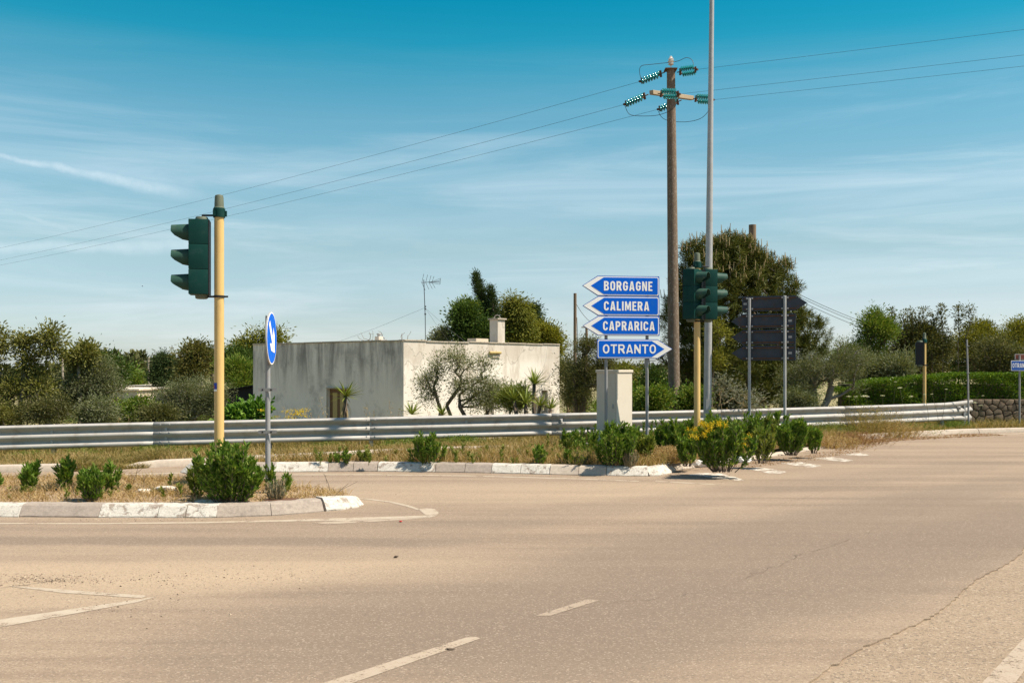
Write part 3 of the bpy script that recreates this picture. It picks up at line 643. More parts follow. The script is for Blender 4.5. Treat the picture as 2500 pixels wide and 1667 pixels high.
# ------------------------------------------------------------------ traffic signals
RZ = lambda a: Matrix.Rotation(a, 3, 'Z')
def signal_head(parent, c, face, vis_mat='visor', w=.27, depth=.235, mh=.312, name='signal_head'):
    """three-lamp head; c = centre of the housing, face = angle of the lamps' direction (0 = +x), in the parent's space"""
    hd = bpy.data.objects.new(name, None); COL.objects.link(hd); hd.parent = parent; hd.location = c; hd.rotation_euler = (0, 0, face)
    hd.empty_display_size = .05
    for i in range(3):
        z = (1-i)*mh
        MB().box((-.0, 0, z), (depth, w, mh-.003), bev=.007).build('housing', MT['siggreen'], hd, sm='auto')
        mb = MB(); n = 20; r0, r1, ln = .108, .090, .215; vv = []
        for k in range(n):
            a = 2*math.pi*k/n; cs = math.sin(a)                      # +1 top, -1 bottom
            le = ln*(1 if cs > -.15 else max(.42, 1-.62*(-.15-cs)/.85))
            for (x, r) in ((depth/2-.01, r0), (depth/2+le*.5, (r0+r1)/2), (depth/2+le, r1), (depth/2+le, r1-.006), (depth/2, r0-.008)):
                vv.append((x, r*math.cos(a), z+r*math.sin(a)))
        ff = [(k*5+j, ((k+1) % n)*5+j, ((k+1) % n)*5+j+1, k*5+j+1) for k in range(n) for j in range(4)]
        mb.add(vv, ff).build('visor', MT[vis_mat], hd, sm='auto')
        ry = Matrix.Rotation(math.pi/2, 3, 'Y')
        MB().lathe([(.098, 0), (.09, .008), (.05, .02), (.001, .025)], 18, ry, (depth/2-.002, 0, z)).build('lens', MT[('lensred', 'lensamber', 'lensgreen')[i]], hd, sm='auto')
    MB().box((-depth/2-.008, 0, 0), (.012, w-.004, mh*3-.004), bev=.004).build('back_plate', MT['black'], hd)
    MB().lathe([(.082, 0), (.080, .025), (.070, .045), (.02, .05)], 16, None, (-.03, 0, mh*1.5-.004)).build('end_cap', MT['siggrey'], hd, sm='auto')
    MB().lathe([(.060, -.055), (.078, -.045), (.082, 0)], 16, None, (-.03, 0, -mh*1.5+.004)).build('end_cap', MT['siggrey'], hd, sm='auto')
    return hd
def signal_pole(root, h, r=.060, cap=True):
    MB().lathe([(r*1.02, -.15), (r*1.02, .6), (r, .62), (r, h)], 20).build('pole', MT['yellow'], root, sm='auto')
    mb = MB().lathe([(r*1.12, 0), (r*1.12, .012), (r*.98, .02), (r*.90, .14), (r*.80, .165), (r*.3, .175)], 18, None, (0, 0, h+.085))
    mb.build('pole_cap', MT['siggrey'], root, sm='auto')
    mb = MB().lathe([(r*1.22, -.03), (r*1.25, 0), (r*1.25, .08), (r*1.1, .09)], 18, None, (0, 0, h))
    for k in range(3): mb.box((math.cos(k*2.1)*r*1.35, math.sin(k*2.1)*r*1.35, .02+h), (.03, .03, .07))
    mb.build('pole_collar', MT['siggreen'], root, sm='auto')
def arm(root, z, a, b, mat='black'):
    MB().tube([(a[0], a[1], z), (b[0], b[1], z)], .013, 8).build('bracket', MT[mat], root)
def clamp(root, z, r=.066):
    MB().lathe([(r, -.014), (r*1.08, -.012), (r*1.08, .012), (r, .014)], 18, None, (0, 0, z)).box((r+.02, 0, z), (.05, .02, .022)).box((-r-.02, 0, z), (.05, .02, .022)).build('clamp', MT['black'], root)

LP = G(535, 1206, .125)
s1 = empty('traffic_light', LP, 'tall ochre-yellow pole traffic light with side-on green head, left of the frame', 'traffic light')
HP = 3.50
signal_pole(s1, HP)
hz = HP-.53; hx = -.27
signal_head(s1, (hx+.02, .0, hz), math.pi+math.radians(12))
arm(s1, HP+.0, (-.02, 0), (hx+.05, .01)); arm(s1, hz-.49, (-.05, 0), (hx+.08, .01)); clamp(s1, hz-.49)
# sticker wrapped on the pole
def patch(root, z0, z1, a0, a1, r, mat):
    vv = []; n = 6
    for k in range(n+1):
        a = a0+(a1-a0)*k/n; vv += [(r*math.sin(a), -r*math.cos(a), z0), (r*math.sin(a), -r*math.cos(a), z1)]
    return MB().add(vv, [(2*k, 2*k+2, 2*k+3, 2*k+1) for k in range(n)]).build('sticker', MT[mat], root, recalc=False)
zs = H-(946-HY)/F*LP.y-LP.z
patch(s1, zs-.02, zs+.06, -1.5, -.15, .0628, 'stickerblue'); patch(s1, zs-.045, zs-.022, -1.5, -.15, .0628, 'signwhite'); patch(s1, zs-.01, zs+.025, -1.4, -.75, .0636, 'stickerred')

RP = G(1702, 1104, .125)
s2 = empty('traffic_light', RP, 'ochre-yellow pole traffic light with two green heads beside the lamp post', 'traffic light')
signal_pole(s2, HP)
signal_head(s2, (-.10, -.06, HP-.53), math.radians(-38), w=.30)
signal_head(s2, (.235, .03, HP-.53), math.radians(7))
arm(s2, HP-.0, (0, 0), (-.12, -.04)); arm(s2, HP-.0, (0, 0), (.22, .03)); arm(s2, HP-1.03, (0, 0), (-.12, -.04), 'rustiron'); arm(s2, HP-1.03, (0, 0), (.22, .03)); clamp(s2, HP-1.03)

FP = W(2257, 1000, 27.6); FP.z = .02
s3 = empty('traffic_light', FP, 'distant small yellow pole traffic light in front of the clipped hedge', 'traffic light')
signal_pole(s3, 2.42, r=.045)
signal_head(s3, (-.12, .03, 2.42-.32), math.radians(72), w=.22, depth=.18, mh=.21)
arm(s3, 2.40, (0, 0), (-.1, .1)); clamp(s3, 1.78, .05)

# ------------------------------------------------------------------ lettering: own condensed road alphabet
def rr(x0, y0, x1, y1, rx, ry, n=7):
    out = []
    for cx, cy, a0 in ((x1-rx, y1-ry, 0), (x0+rx, y1-ry, 90), (x0+rx, y0+ry, 180), (x1-rx, y0+ry, 270)):
        for k in range(n+1):
            a = math.radians(a0+90*k/n); out.append((cx+rx*math.cos(a), cy+ry*math.sin(a)))
    return out
def stroke(pts, wx, wy):
    """outline of an open thick polyline"""
    L, R = [], []
    for i, p in enumerate(pts):
        a = Vector(pts[max(i-1, 0)]); b = Vector(pts[min(i+1, len(pts)-1)]); d = (b-a).normalized()
        n = Vector((-d.y*wx, d.x*wy))/2; L.append((p[0]+n.x, p[1]+n.y)); R.append((p[0]-n.x, p[1]-n.y))
    return L+R[::-1]
def glyph(ch, w, t):
    hs = t*.86; h2 = hs/2
    if ch == 'I': return [[(0, 0), (t, 0), (t, 1), (0, 1)]], t
    if ch == 'L': return [[(0, 0), (w*.8, 0), (w*.8, hs), (t, hs), (t, 1), (0, 1)]], w*.8
    if ch == 'E': return [[(0, 0), (w*.82, 0), (w*.82, hs), (t, hs), (t, .5-h2), (w*.74, .5-h2), (w*.74, .5+h2), (t, .5+h2), (t, 1-hs), (w*.82, 1-hs), (w*.82, 1), (0, 1)]], w*.82
    if ch == 'T': return [[(w/2-t/2, 0), (w/2+t/2, 0), (w/2+t/2, 1-hs), (w, 1-hs), (w, 1), (0, 1), (0, 1-hs), (w/2-t/2, 1-hs)]], w
    if ch == 'N': return [[(0, 0), (t*.92, 0), (t*.92, .60), (w-t, 0), (w, 0), (w, 1), (w-t*.92, 1), (w-t*.92, .40), (t, 1), (0, 1)]], w
    if ch == 'M':
        w *= 1.25; return [[(0, 0), (t*.9, 0), (t*.9, .58), (w/2-t*.32, .10), (w/2+t*.32, .10), (w-t*.9, .58), (w-t*.9, 0), (w, 0), (w, 1), (w-t, 1), (w/2, .46), (t, 1), (0, 1)]], w
    if ch == 'A':
        w *= 1.08; q = t*1.02; y1, y2 = .17, .17+hs*.85; e = (w/2-t*.58)
        def lx(y): return y*e
        return [[(0, 0), (q, 0), (q+lx(y1)*.9, y1), (w-q-lx(y1)*.9, y1), (w-q, 0), (w, 0), (w/2+t*.58, 1), (w/2-t*.58, 1)],
                [(q+lx(y2)*.9, y2), (w-q-lx(y2)*.9, y2), (w/2, .80)]], w
    if ch == 'O':
        ry = min(.5, w/2*1.05)
        return [rr(0, 0, w, 1, w/2, ry), rr(t, hs, w-t, 1-hs, w/2-t, max(.05, ry-hs))], w
    if ch in 'PRB':
        r = min(w*.5, .27); y0 = {'P': .38, 'R': .40, 'B': .46}[ch]
        arc = lambda xm, ya, yb, rx: [(xm-rx+rx*math.cos(math.radians(-90+180*k/10)), (ya+yb)/2+(yb-ya)/2*math.sin(math.radians(-90+180*k/10))) for k in range(11)]
        if ch == 'P': return [[(0, 0), (t, 0), (t, y0)]+arc(w, y0, 1, r)+[(0, 1)], [(t, y0+hs)]+arc(w-t, y0+hs, 1-hs, r*.55)+[(t, 1-hs)]], w
        if ch == 'R': return [[(0, 0), (t, 0), (t, y0), (w*.40, y0), (w-t*1.02, 0), (w+.03, 0), (w*.80, y0+.05)]+arc(w, y0, 1, r)[3:]+[(0, 1)], [(t, y0+hs)]+arc(w-t, y0+hs, 1-hs, r*.55)+[(t, 1-hs)]], w+.02
        return [[(0, 0)]+arc(w, 0, .54, r)[:-1]+[(w*.86, .52)]+arc(w*.96, .50, 1, r)[1:]+[(0, 1)], [(t, hs)]+arc(w-t, hs, .54-h2, r*.5)+[(t, .54-h2)], [(t, .54+h2)]+arc(w*.96-t, .54+h2, 1-hs, r*.45)+[(t, 1-hs)]], w
    if ch in 'CG':
        rx, ry = w/2-t/2, min(.5, w/2*1.05)-hs/2; cx = w/2; yb, yt = hs/2+ry, 1-hs/2-ry
        pts = [(cx+rx*math.cos(math.radians(a)), yt+ry*math.sin(math.radians(a))) for a in range(-2 if yt < .62 else 0, 181, 15)]
        if w < .6: pts = [(w-t/2, .70)]+pts
        pts += [(cx+rx*math.cos(math.radians(a)), yb+ry*math.sin(math.radians(a))) for a in range(180, 361, 15)]
        if ch == 'C': pts += [(w-t/2, .30)]; return [stroke(pts, t, hs)], w
        o = stroke(pts+[(w-t/2, .40)], t, hs)
        k = len(pts)+1
        # bar of the G: the last cross edge is replaced by a flag to the left
        o = o[:k]+[(w-t, .40), (w*.52, .40), (w*.52, .40+hs), (w, .40+hs)]+o[k:]
        return [o], w
def lettering(text, x0, x1, z0, z1, y, mat, parent, wl=.56, t=.19, gap=.13):
    """flat letters in the parent's x-z plane at depth y"""
    items = []; x = 0
    for ch in text:
        g, w = glyph(ch, wl, t); items.append((g, x)); x += w+gap
    tot = x-gap; sx = (x1-x0)/tot; sz = z1-z0
    cu = bpy.data.curves.new('letters', 'CURVE'); cu.dimensions = '2D'; cu.fill_mode = 'BOTH'
    for g, gx in items:
        for loop in g:
            sp = cu.splines.new('POLY'); sp.points.add(len(loop)-1); sp.use_cyclic_u = True
            for p, (a, b) in zip(sp.points, loop): p.co = (x0+(gx+a)*sx, z0+b*sz, 0, 1)
    tmp = bpy.data.objects.new('letters', cu); COL.objects.link(tmp)
    me = bpy.data.meshes.new_from_object(tmp.evaluated_get(bpy.context.evaluated_depsgraph_get()))
    bpy.data.objects.remove(tmp); bpy.data.curves.remove(cu)
    me.transform(Matrix.Translation((0, y, 0)) @ Matrix.Rotation(math.pi/2, 4, 'X'))
    me.materials.clear()
    return link('lettering', me, parent, MT[mat])
def arrow_poly(xl, xr, z0, z1, tip, ins, r, left=True, tipins=None):
    """board outline; tip = length of the point"""
    zc_ = (z0+z1)/2; tipins = ins if tipins is None else tipins
    hz_ = (z1-z0)/2
    if left:
        px = xl+tipins; q = [(px, zc_)]
        bx = px+tip*(hz_-ins)/hz_ if tipins != ins else xl+tip+ins*.2
        q += [(bx, z0+ins)]
        for k in range(6):
            a = math.radians(-90+90*k/5); q.append((xr-ins-r+r*math.cos(a), z0+ins+r+r*math.sin(a)))
        for k in range(6):
            a = math.radians(90*k/5); q.append((xr-ins-r+r*math.cos(a), z1-ins-r+r*math.sin(a)))
        q += [(bx, z1-ins)]
        return q
    p = arrow_poly(-xr, -xl, z0, z1, tip, ins, r, True, tipins); return [(-a, b) for a, b in p][::-1]
def arrow_board(parent, xl, xr, z0, z1, tip, text, tx0, tx1, left=True, wl=.56, t=.19, gap=.13, th=.72, tall=.0):
    b = bpy.data.objects.new('sign_board', None); COL.objects.link(b); b.parent = parent; b.empty_display_size = .05
    MB().prism(arrow_poly(xl, xr, z0, z1, tip, .0, .012, left), -.012, .016).build('plate', MT['signback'], b)
    MB().prism(arrow_poly(xl, xr, z0, z1, tip, .004, .012, left), -.0145, -.0125).build('blue_ground', MT['signblue'], b)
    MB().prism(arrow_poly(xl, xr, z0, z1, tip, .014, .030, left), -.017, -.0148).build('white_border', MT['signwhite'], b)
    MB().prism(arrow_poly(xl, xr, z0, z1, tip, .031, .024, left, .165), -.0195, -.0173).build('blue_field', MT['signblue'], b)
    hh = (z1-z0); c = (z0+z1)/2
    lettering(text, tx0, tx1, c-hh*.235, c+hh*.235, -.022, 'signwhite', b, wl, t, gap)
    return b
SP = G(1532, 1100, .125); sY = SP.y; spx = F/sY
ds = empty('direction_sign', SP, 'stack of blue direction signs reading BORGAGNE, CALIMERA, CAPRARICA and OTRANTO on two grey posts', 'road sign', rz=math.radians(8))
def sx(px): return (px-CX)/F*sY-SP.x
def sz(py): return H-(py-HY)/F*sY-SP.z
for px, top in ((1480, 674), (1583, 674)):
    MB().lathe([(.031, -.3), (.031, sz(top)-.02)], 14, None, (sx(px), .055, 0)).build('post', MT['postgrey'], ds, sm='auto')
zz = lambda y: 640+y/3.135
xx = lambda x: sx(1380+x/3.135)
arrow_board(ds, xx(123), xx(726), sz(zz(260)), sz(zz(107)), .30, 'BORGAGNE', xx(290), xx(670), True, .60, .20, .16)
arrow_board(ds, xx(126), xx(727), sz(zz(411)), sz(zz(262)), .30, 'CALIMERA', xx(290), xx(645), True, .60, .20, .16)
arrow_board(ds, xx(126), xx(728), sz(zz(563)), sz(zz(413)), .30, 'CAPRARICA', xx(283), xx(688), True, .60, .20, .16)
arrow_board(ds, xx(237), xx(831), sz(zz(738)), sz(zz(590)), .30, 'OTRANTO', xx(282), xx(698), False, .82, .19, .16)
for y in (125, 240, 285, 390, 435, 545, 612, 720):
    mb = MB()
    mb.box((xx(420), .022, sz(zz(y))), (1.0, .012, .03)); mb.build('rail_bracket', MT['galv'], ds)

# dark backs of another sign stack
BP = W(1874, 1040, 20.6); BP.z = .1; bY = BP.y
bs = empty('direction_sign', BP, 'rear of a stack of arrow signs with dark metal backs on two grey posts', 'road sign', rz=math.radians(-20))
cb = math.cos(math.radians(20))
bx_ = lambda x: ((1600+x/3.136-CX)/F*bY-BP.x)/cb
bz_ = lambda y: H-((540+y/3.136)-HY)/F*bY-BP.z
for x, top in ((733, 590), (981, 577)):
    MB().lathe([(.030, -.4), (.030, bz_(top)), (.020, bz_(top)+.006)], 14, None, (bx_(x), -.05, 0)).build('post', MT['galv'], bs, sm='auto')
boards = [(680, 1134, 688, 572, False), (600, 1054, 820, 708, True), (602, 1054, 944, 830, True), (604, 1054, 1066, 952, True)]
for xl, xr, zb_, zt_, left in boards:
    b = bpy.data.objects.new('sign_board', None); COL.objects.link(b); b.parent = bs; b.empty_display_size = .05
    MB().prism(arrow_poly(bx_(xl), bx_(xr), bz_(zb_), bz_(zt_), .24, 0, .012, left), .0, .014).build('plate', MT['signback'], b)
    MB().prism(arrow_poly(bx_(xl), bx_(xr), bz_(zb_), bz_(zt_), .24, .003, .012, left), .0145, .017).build('blue_face', MT['signblue'], b)
    for z in (bz_(zb_)-(bz_(zb_)-bz_(zt_))*.15, bz_(zt_)+(bz_(zb_)-bz_(zt_))*.15):
        mb = MB(); xa, xb = bx_(xl)+(.22 if left else .03), bx_(xr)-(.03 if left else .22)
        mb.box(((xa+xb)/2, -.012, z), (xb-xa, .022, .022)); mb.build('stiffener', MT['rustiron'], b)
        for x in (733, 981):
            for s in (-1, 1): MB().box((bx_(x)+s*.055, -.034, z), (.03, .024, .032), bev=.004).build('clamp', MT['galv'], b)
    MB().box((bx_(1016 if left else 702), -.002, (bz_(zb_)+bz_(zt_))/2), (.07, .003, .045)).build('maker_plate', MT['galv'], b)
MB().box((bx_(1050), .0, bz_(887)), (.02, .03, bz_(708)-bz_(1066))).build('edge_strip', MT['signback'], bs)

# keep-side disc seen almost edge on
KP = G(654, 1186, .125); kY = KP.y; kd = .355
ks = empty('keep_right_sign', KP, 'round blue sign with white diagonal arrow seen nearly edge on, on a thin post', 'road sign')
kz = H-(826-HY)/F*kY-KP.z
MB().lathe([(.036, -.2), (.036, .55), (.034, .56), (.034, kz+.30)], 14).build('post', MT['postgrey'], ks, sm='auto')
disc = bpy.data.objects.new('disc', None); COL.objects.link(disc); disc.parent = ks; disc.location = (.052, -.02, kz); disc.rotation_euler = (0, 0, math.radians(93)); disc.empty_display_size = .05
def circ(r, n=40): return [(r*math.cos(2*math.pi*k/n), r*math.sin(2*math.pi*k/n)) for k in range(n)]
MB().prism(circ(kd), -.004, .014).build('back_plate', MT['galv'], disc, sm='auto')
MB().prism(circ(kd-.004), -.0065, -.0045).build('white_ring', MT['signwhite'], disc)
MB().prism(circ(kd-.022), -.009, -.007).build('blue_field', MT['signblue'], disc)
a45 = [(-.045, .27), (.045, .27), (.045, -.05), (.16, .05), (.16, -.08), (0, -.26), (-.16, -.08), (-.16, .05), (-.045, -.05)]
ca, sa = math.cos(math.radians(42)), math.sin(math.radians(42))
MB().prism([(ca*x-sa*z, sa*x+ca*z) for x, z in a45], -.0115, -.0095).build('white_arrow', MT['signwhite'], disc)
for dzb in (.22, -.22): MB().box((.02, .0, kz+dzb), (.05, .12, .03)).build('clamp', MT['galv'], ks)
for py in (951, 1054):
    z = H-(py-HY)/F*kY-KP.z
    for yy in (-.040, .040): bar = MB().box((-.005, yy, z), (.23, .006, .042)).build('bracket_bar', MT['postgrey'], ks)
    for s in (-.06, .055): MB().lathe([(.011, 0), (.011, .016)], 8, Matrix.Rotation(math.pi/2, 3, 'X'), (s, -.043, z)).build('bolt', MT['black'], bar)

# right-hand OTRANTO board and the brown board behind it
OP = W(2489, 1037, 28.4); OP.z = .08; oY = OP.y
os_ = empty('direction_sign', OP, 'blue OTRANTO sign cut off by the right edge, beside the stone wall', 'road sign')
ox = lambda px: (px-CX)/F*oY-OP.x
oz = lambda py: H-(py-HY)/F*oY-OP.z
MB().lathe([(.028, -.2), (.028, oz(867))], 12, None, (0, 0, 0)).build('post', MT['postgrey'], os_, sm='auto')
MB().lathe([(.028, -.2), (.028, oz(867))], 12, None, (.45, 0, 0)).build('post', MT['postgrey'], os_, sm='auto')
xa, xb, za, zb2 = ox(2466.5), ox(2466.5)+.95, oz(905), oz(880)
b = bpy.data.objects.new('sign_board', None); COL.objects.link(b); b.parent = os_
MB().box(((xa+xb)/2, -.045, (za+zb2)/2), (xb-xa, .02, zb2-za)).build('plate', MT['signwhite'], b)
MB().box(((xa+xb)/2, -.057, (za+zb2)/2), (xb-xa-.03, .002, zb2-za-.03)).build('blue_field', MT['signblue2'], b)
lettering('OTRANTO', ox(2469.5), ox(2510), za+.09, zb2-.075, -.0595, 'signwhite', b, .66, .17, .16)
xa2, za2, zb3 = ox(2480), oz(878), oz(864.5)
b = bpy.data.objects.new('brown_board', None); COL.objects.link(b); b.parent = os_
MB().box((xa2+.55, .05, (za2+zb3)/2), (1.1, .02, zb3-za2)).build('plate', MT['signwhite'], b)
MB().box((xa2+.55, .038, (za2+zb3)/2), (1.085, .002, zb3-za2-.016)).build('brown_field', MT['signbrown'], b)

# ------------------------------------------------------------------ cabinet, lamp post, thin post
CP = W(1500, 1100, 19.75); CP.z = .1
cbn = empty('roadside_cabinet', CP, 'tall cream electrical cabinet standing behind the blue direction sign posts', 'cabinet', rz=math.radians(-44))
ch = H-(903-HY)/F*CP.y-CP.z
MB().box((0, 0, ch/2-.1), (.50, .50, ch+.12), bev=.008).build('body', MT['cabinet'], cbn)
MB().box((0, 0, ch-.025), (.535, .535, .055), bev=.01).build('lid', MT['cabinet'], cbn)
MB().box((0, -.2535, ch*.52), (.44, .006, ch*.82), bev=.002).build('door', MT['cabinet'], cbn)
MB().box((.17, -.262, ch*.55), (.03, .014, .09), bev=.004).build('handle', MT['galv'], cbn)
MB().box((0, 0, .02), (.56, .56, .12)).build('plinth', MT['pale_stone'], cbn)

LPp = W(1726, 1010, 20.9); LPp.z = .05
lp = empty('lamp_post', LPp, 'tall galvanised steel lamp post rising out of the top of the frame', 'lamp post')
lean = (1738-1726)/F*LPp.y/(9.6)
htop = 11.2
pp = [(lean*z, 0, z) for z in (-.1, 2.5, 5, 7.5, 9.5, htop)]
MB().tube(pp, [.083, .078, .068, .055, .047, .040], 20).build('shaft', MT['galv'], lp, sm='auto')
MB().tube([(lean*htop, 0, htop-.05), (lean*htop-.05, -.15, htop+.35), (lean*htop-.25, -.7, htop+.6), (lean*htop-.5, -1.3, htop+.68)], [.038, .036, .032, .03], 12).build('arm', MT['galv'], lp, sm='auto')
MB().box((lean*htop-.62, -1.6, htop+.68), (.24, .62, .10), RZ(math.radians(-18)), bev=.03).build('lamp_head', MT['siggrey'], lp)
MB().lathe([(.11, 0), (.11, .05), (.09, .06)], 18).build('base_collar', MT['pale_stone'], lp)
MB().box((0.01, -.081, .9), (.09, .02, .22)).build('access_cover', MT['galv'], lp)

TP = W(2365, 990, 27.0); TP.z = .05
tp = empty('marker_post', TP, 'thin bare steel post just behind the right end of the guardrail', 'post')
tpz = H-(829-HY)/F*TP.y-TP.z
MB().tube([(0, 0, -.1), (-.02, 0, tpz*.55), (-.05, 0, tpz)], [.026, .024, .022], 10).build('shaft', MT['postgrey'], tp, sm='auto')
for f in (.93, .63): MB().box((-.04*f, -.02, tpz*f), (.07, .06, .02)).build('clamp', MT['postgrey'], tp)

# ------------------------------------------------------------------ power pole, insulators, wires
PY = 25.0; PP = W(1644, 1000, PY); PP.z = float(zt(PP.x, PY))
pw = empty('power_pole', PP, 'thick brown concrete power pole with teal glass insulators', 'power pole')
pL = lambda px, py, dy=0: W(px, py, PY+dy)-PP
ptop = pL(1638, 172)
bx0 = pL(1647, 1000); bx0.z = -.3
pts = [bx0.lerp(ptop, t) for t in (0, .25, .5, .75, 1)]
MB().tube(pts, [.152, .143, .132, .120, .104], 24).build('shaft', MT['concpole'], pw, sm='auto')
MB().box(ptop+Vector((-.01, 0, .01)), (.30, .30, .025)).build('top_plate', MT['rustiron'], pw)
MB().lathe([(.012, 0), (.012, .09), (.03, .10), (.075, .13), (.05, .15), (.06, .17), (.085, .20), (.05, .215), (.06, .24), (.07, .26), (.035, .29), (.04, .31), (.02, .33)], 16, None, ptop+Vector((0, 0, .02))).build('pin_insulator', MT['porcelain'], pw, sm='auto')
armA, armB = pL(1590, 226, -.75), pL(1690, 240, .75)
armd = (armB-armA).normalized()
q = armd.to_track_quat('X', 'Z').to_matrix()
mid = (armA+armB)/2
MB().box(mid+Vector((0, 0, 0)), ((armB-armA).length, .11, .105), q, bev=.01).build('crossarm', MT['lime'], pw)
MB().box(mid, (.10, .34, .13), q).build('arm_strap', MT['rustiron'], pw)
def string(a, b, n=6):
    """twin strings of glass discs from steel fitting a to wire clamp b"""
    root = bpy.data.objects.new('insulator_string', None); COL.objects.link(root); root.parent = pw; root.location = a; root.empty_display_size = .05
    d = b-a; L = d.length; d.normalize(); up = Vector((0, 0, 1)); side = d.cross(up).normalized(); nrm = (side*.75+side.cross(d)*.66).normalized()
    M = d.to_track_quat('Z', 'Y').to_matrix()
    st = MB(); off = .075
    st.tube([(0, 0, 0), d*L*.16], .013, 6); st.tube([d*L*.9, d*L], .013, 6)
    for s in (-1, 1):
        st.tube([d*L*.16, d*L*.22+nrm*off*s], .014, 6); st.tube([d*L*.84+nrm*off*s, d*L*.9], .014, 6); st.tube([d*L*.22+nrm*off*s, d*L*.84+nrm*off*s], .016, 6)
    st.box(d*L*.97, (.07, .04, .05), M); st.box(d*L*.16, (.03, .17, .05), M); st.box(d*L*.9, (.03, .15, .04), M)
    st.build('steel_fitting', MT['rustiron'], root)
    for s in (-1, 1):
        for k in range(n):
            c = d*L*(.26+.54*k/(n-1))+nrm*off*s
            MB().lathe([(.018, -.022), (.030, -.018), (.066, .004), (.070, .012), (.060, .016), (.035, .010), (.028, .026), (.015, .028)], 14, M, c).build('glass_disc', MT['glass'], root, sm='auto')
    return root
S = {1: (pL(1623, 177), pL(1561, 200, .45)), 2: (pL(1653, 177), pL(1703, 170, -.3)), 3: (pL(1583, 231, -.75), pL(1523, 256, -.35)), 4: (pL(1606, 229, -.9), pL(1660, 230, -1.25)), 5: (pL(1691, 241, .7), pL(1743, 244, .35)), 6: (pL(1664, 245, .7), pL(1605, 268, 1.1))}
for k, (a, b) in S.items(): string(a, b)
def cable(name, pts, r, label, cat, group=None, mat='wire', parent=None):
    o = MB().tube(pts, r, 5).build(name, MT[mat], parent)
    return tag(o, label, cat, group) if label else o
def sagline(a, b, sag, n=28): return [a.lerp(b, i/n)-Vector((0, 0, sag*4*(i/n)*(1-i/n))) for i in range(n+1)]
endL = [W(-330, 668, 66), W(-330, 693, 66), W(-330, 703, 67)]
for (k, e, sg, lab) in ((1, endL[0], .45, 'top'), (3, endL[1], .45, 'middle'), (6, endL[2], .45, 'bottom')):
    a = S[k][1]+PP
    cable('power_line', sagline(a, e, sg), .004, f'thin black power line, {lab} one of three running left from the pole', 'power line', 'power lines')
for (k, y, lab) in ((2, 69, 'top'), (4, 131, 'middle'), (5, 158, 'bottom')):
    a = S[k][1]+PP; mid_ = W(2500, y, 21.5); e = a+(mid_-a)*3.2
    cable('power_line', sagline(a, e, .04), .0033, f'thin black power line, {lab} one of three running right from the pole', 'power line', 'power lines')
def loop(pl, dy): return [pL(1480+x/3.92, 100+y/3.92, d) for (x, y), d in zip(pl, dy)]
def bez(pts, n=6):
    out = []; P = [pts[0]]+list(pts)+[pts[-1]]
    for i in range(1, len(P)-2):
        p0, p1, p2, p3 = P[i-1], P[i], P[i+1], P[i+2]
        for k in range(n):
            t = k/n; out.append(.5*((2*p1)+(p2-p0)*t+(2*p0-5*p1+4*p2-p3)*t*t+(3*p1-p0-3*p2+p3)*t**3))
    return out+[P[-2]]
for pl, dy in (([(335, 375), (318, 290), (340, 240), (430, 227), (590, 210), (650, 203), (700, 190), (770, 162), (825, 190), (838, 262)], [.4, .35, .3, .2, 0, 0, -.05, -.1, -.2, -.28]),
               ([(180, 625), (210, 690), (260, 715), (400, 720), (520, 705), (640, 650), (690, 560), (700, 520)], [-.35, -.35, -.4, -.6, -.8, -1, -1.1, -1.2]),
               ([(500, 675), (530, 730), (600, 765), (760, 776), (900, 745), (980, 670), (1025, 575)], [1.0, .95, .9, .8, .6, .45, .36])):
    cable('jumper_wire', bez(loop(pl, dy)), .007, None, None, parent=pw)

# wooden poles
def wood_pole(px, ytop, Y, r, label, zbase=None):
    p = W(px, 1000, Y); p.z = float(zt(p.x, Y)) if zbase is None else zbase
    o = empty('wooden_pole', p, label, 'pole'); t = W(px, ytop, Y)-p
    MB().tube([(0, 0, -.2), (t.x*.5, 0, t.z*.5), t], [r*1.2, r*1.05, r], 14).build('shaft', MT['woodpole'], o, sm='auto')
    return o, p+t
wp1, wt1 = wood_pole(1404, 716, 40, .062, 'slim wooden pole standing just right of the white house')
wp2, wt2 = wood_pole(1432, 797, 58, .075, 'far wooden pole poking above the olive right of the house')
wp3, wt3 = wood_pole(1837, 549, 35, .13, 'wooden pole top showing above the big pine')
mb = MB().box((0, -.03, wt2.z-wp2.location.z-.05), (.6, .06, .06)); mb.build('crossarm', MT['woodpole'], wp2)
for dzv, w_ in ((-.45, 0), (-.75, 1)):
    cable('overhead_cable', sagline(wt2+Vector((0, 0, dzv)), W(1200, 880-40*w_, 88), .8), .012, f'thin overhead cable left of the far wooden pole, {"upper" if w_ == 0 else "lower"} one', 'cable', 'overhead cables')
cable('overhead_cable', sagline(wt1-Vector((0, 0, .35)), W(1470, 790, 52), .35), .010, 'short dark cable dropping right from the slim wooden pole', 'cable', 'overhead cables')
MB().tube([(0.07, 0, 4.9), (.09, 0, 4.4), (.12, -.05, 3.2), (.25, -.05, 2.2)], .012, 5).build('down_lead', MT['wire'], wp1)
for i, (ya, yb_) in enumerate(((662, 800), (668, 806), (676, 816))):
    cable('telephone_wire', sagline(W(1840, ya, 35), W(2150, yb_, 52), .15), .011, f'{("upper", "middle", "lower")[i]} telephone wire sloping down right from the pine to the hedge trees', 'cable', 'overhead cables')

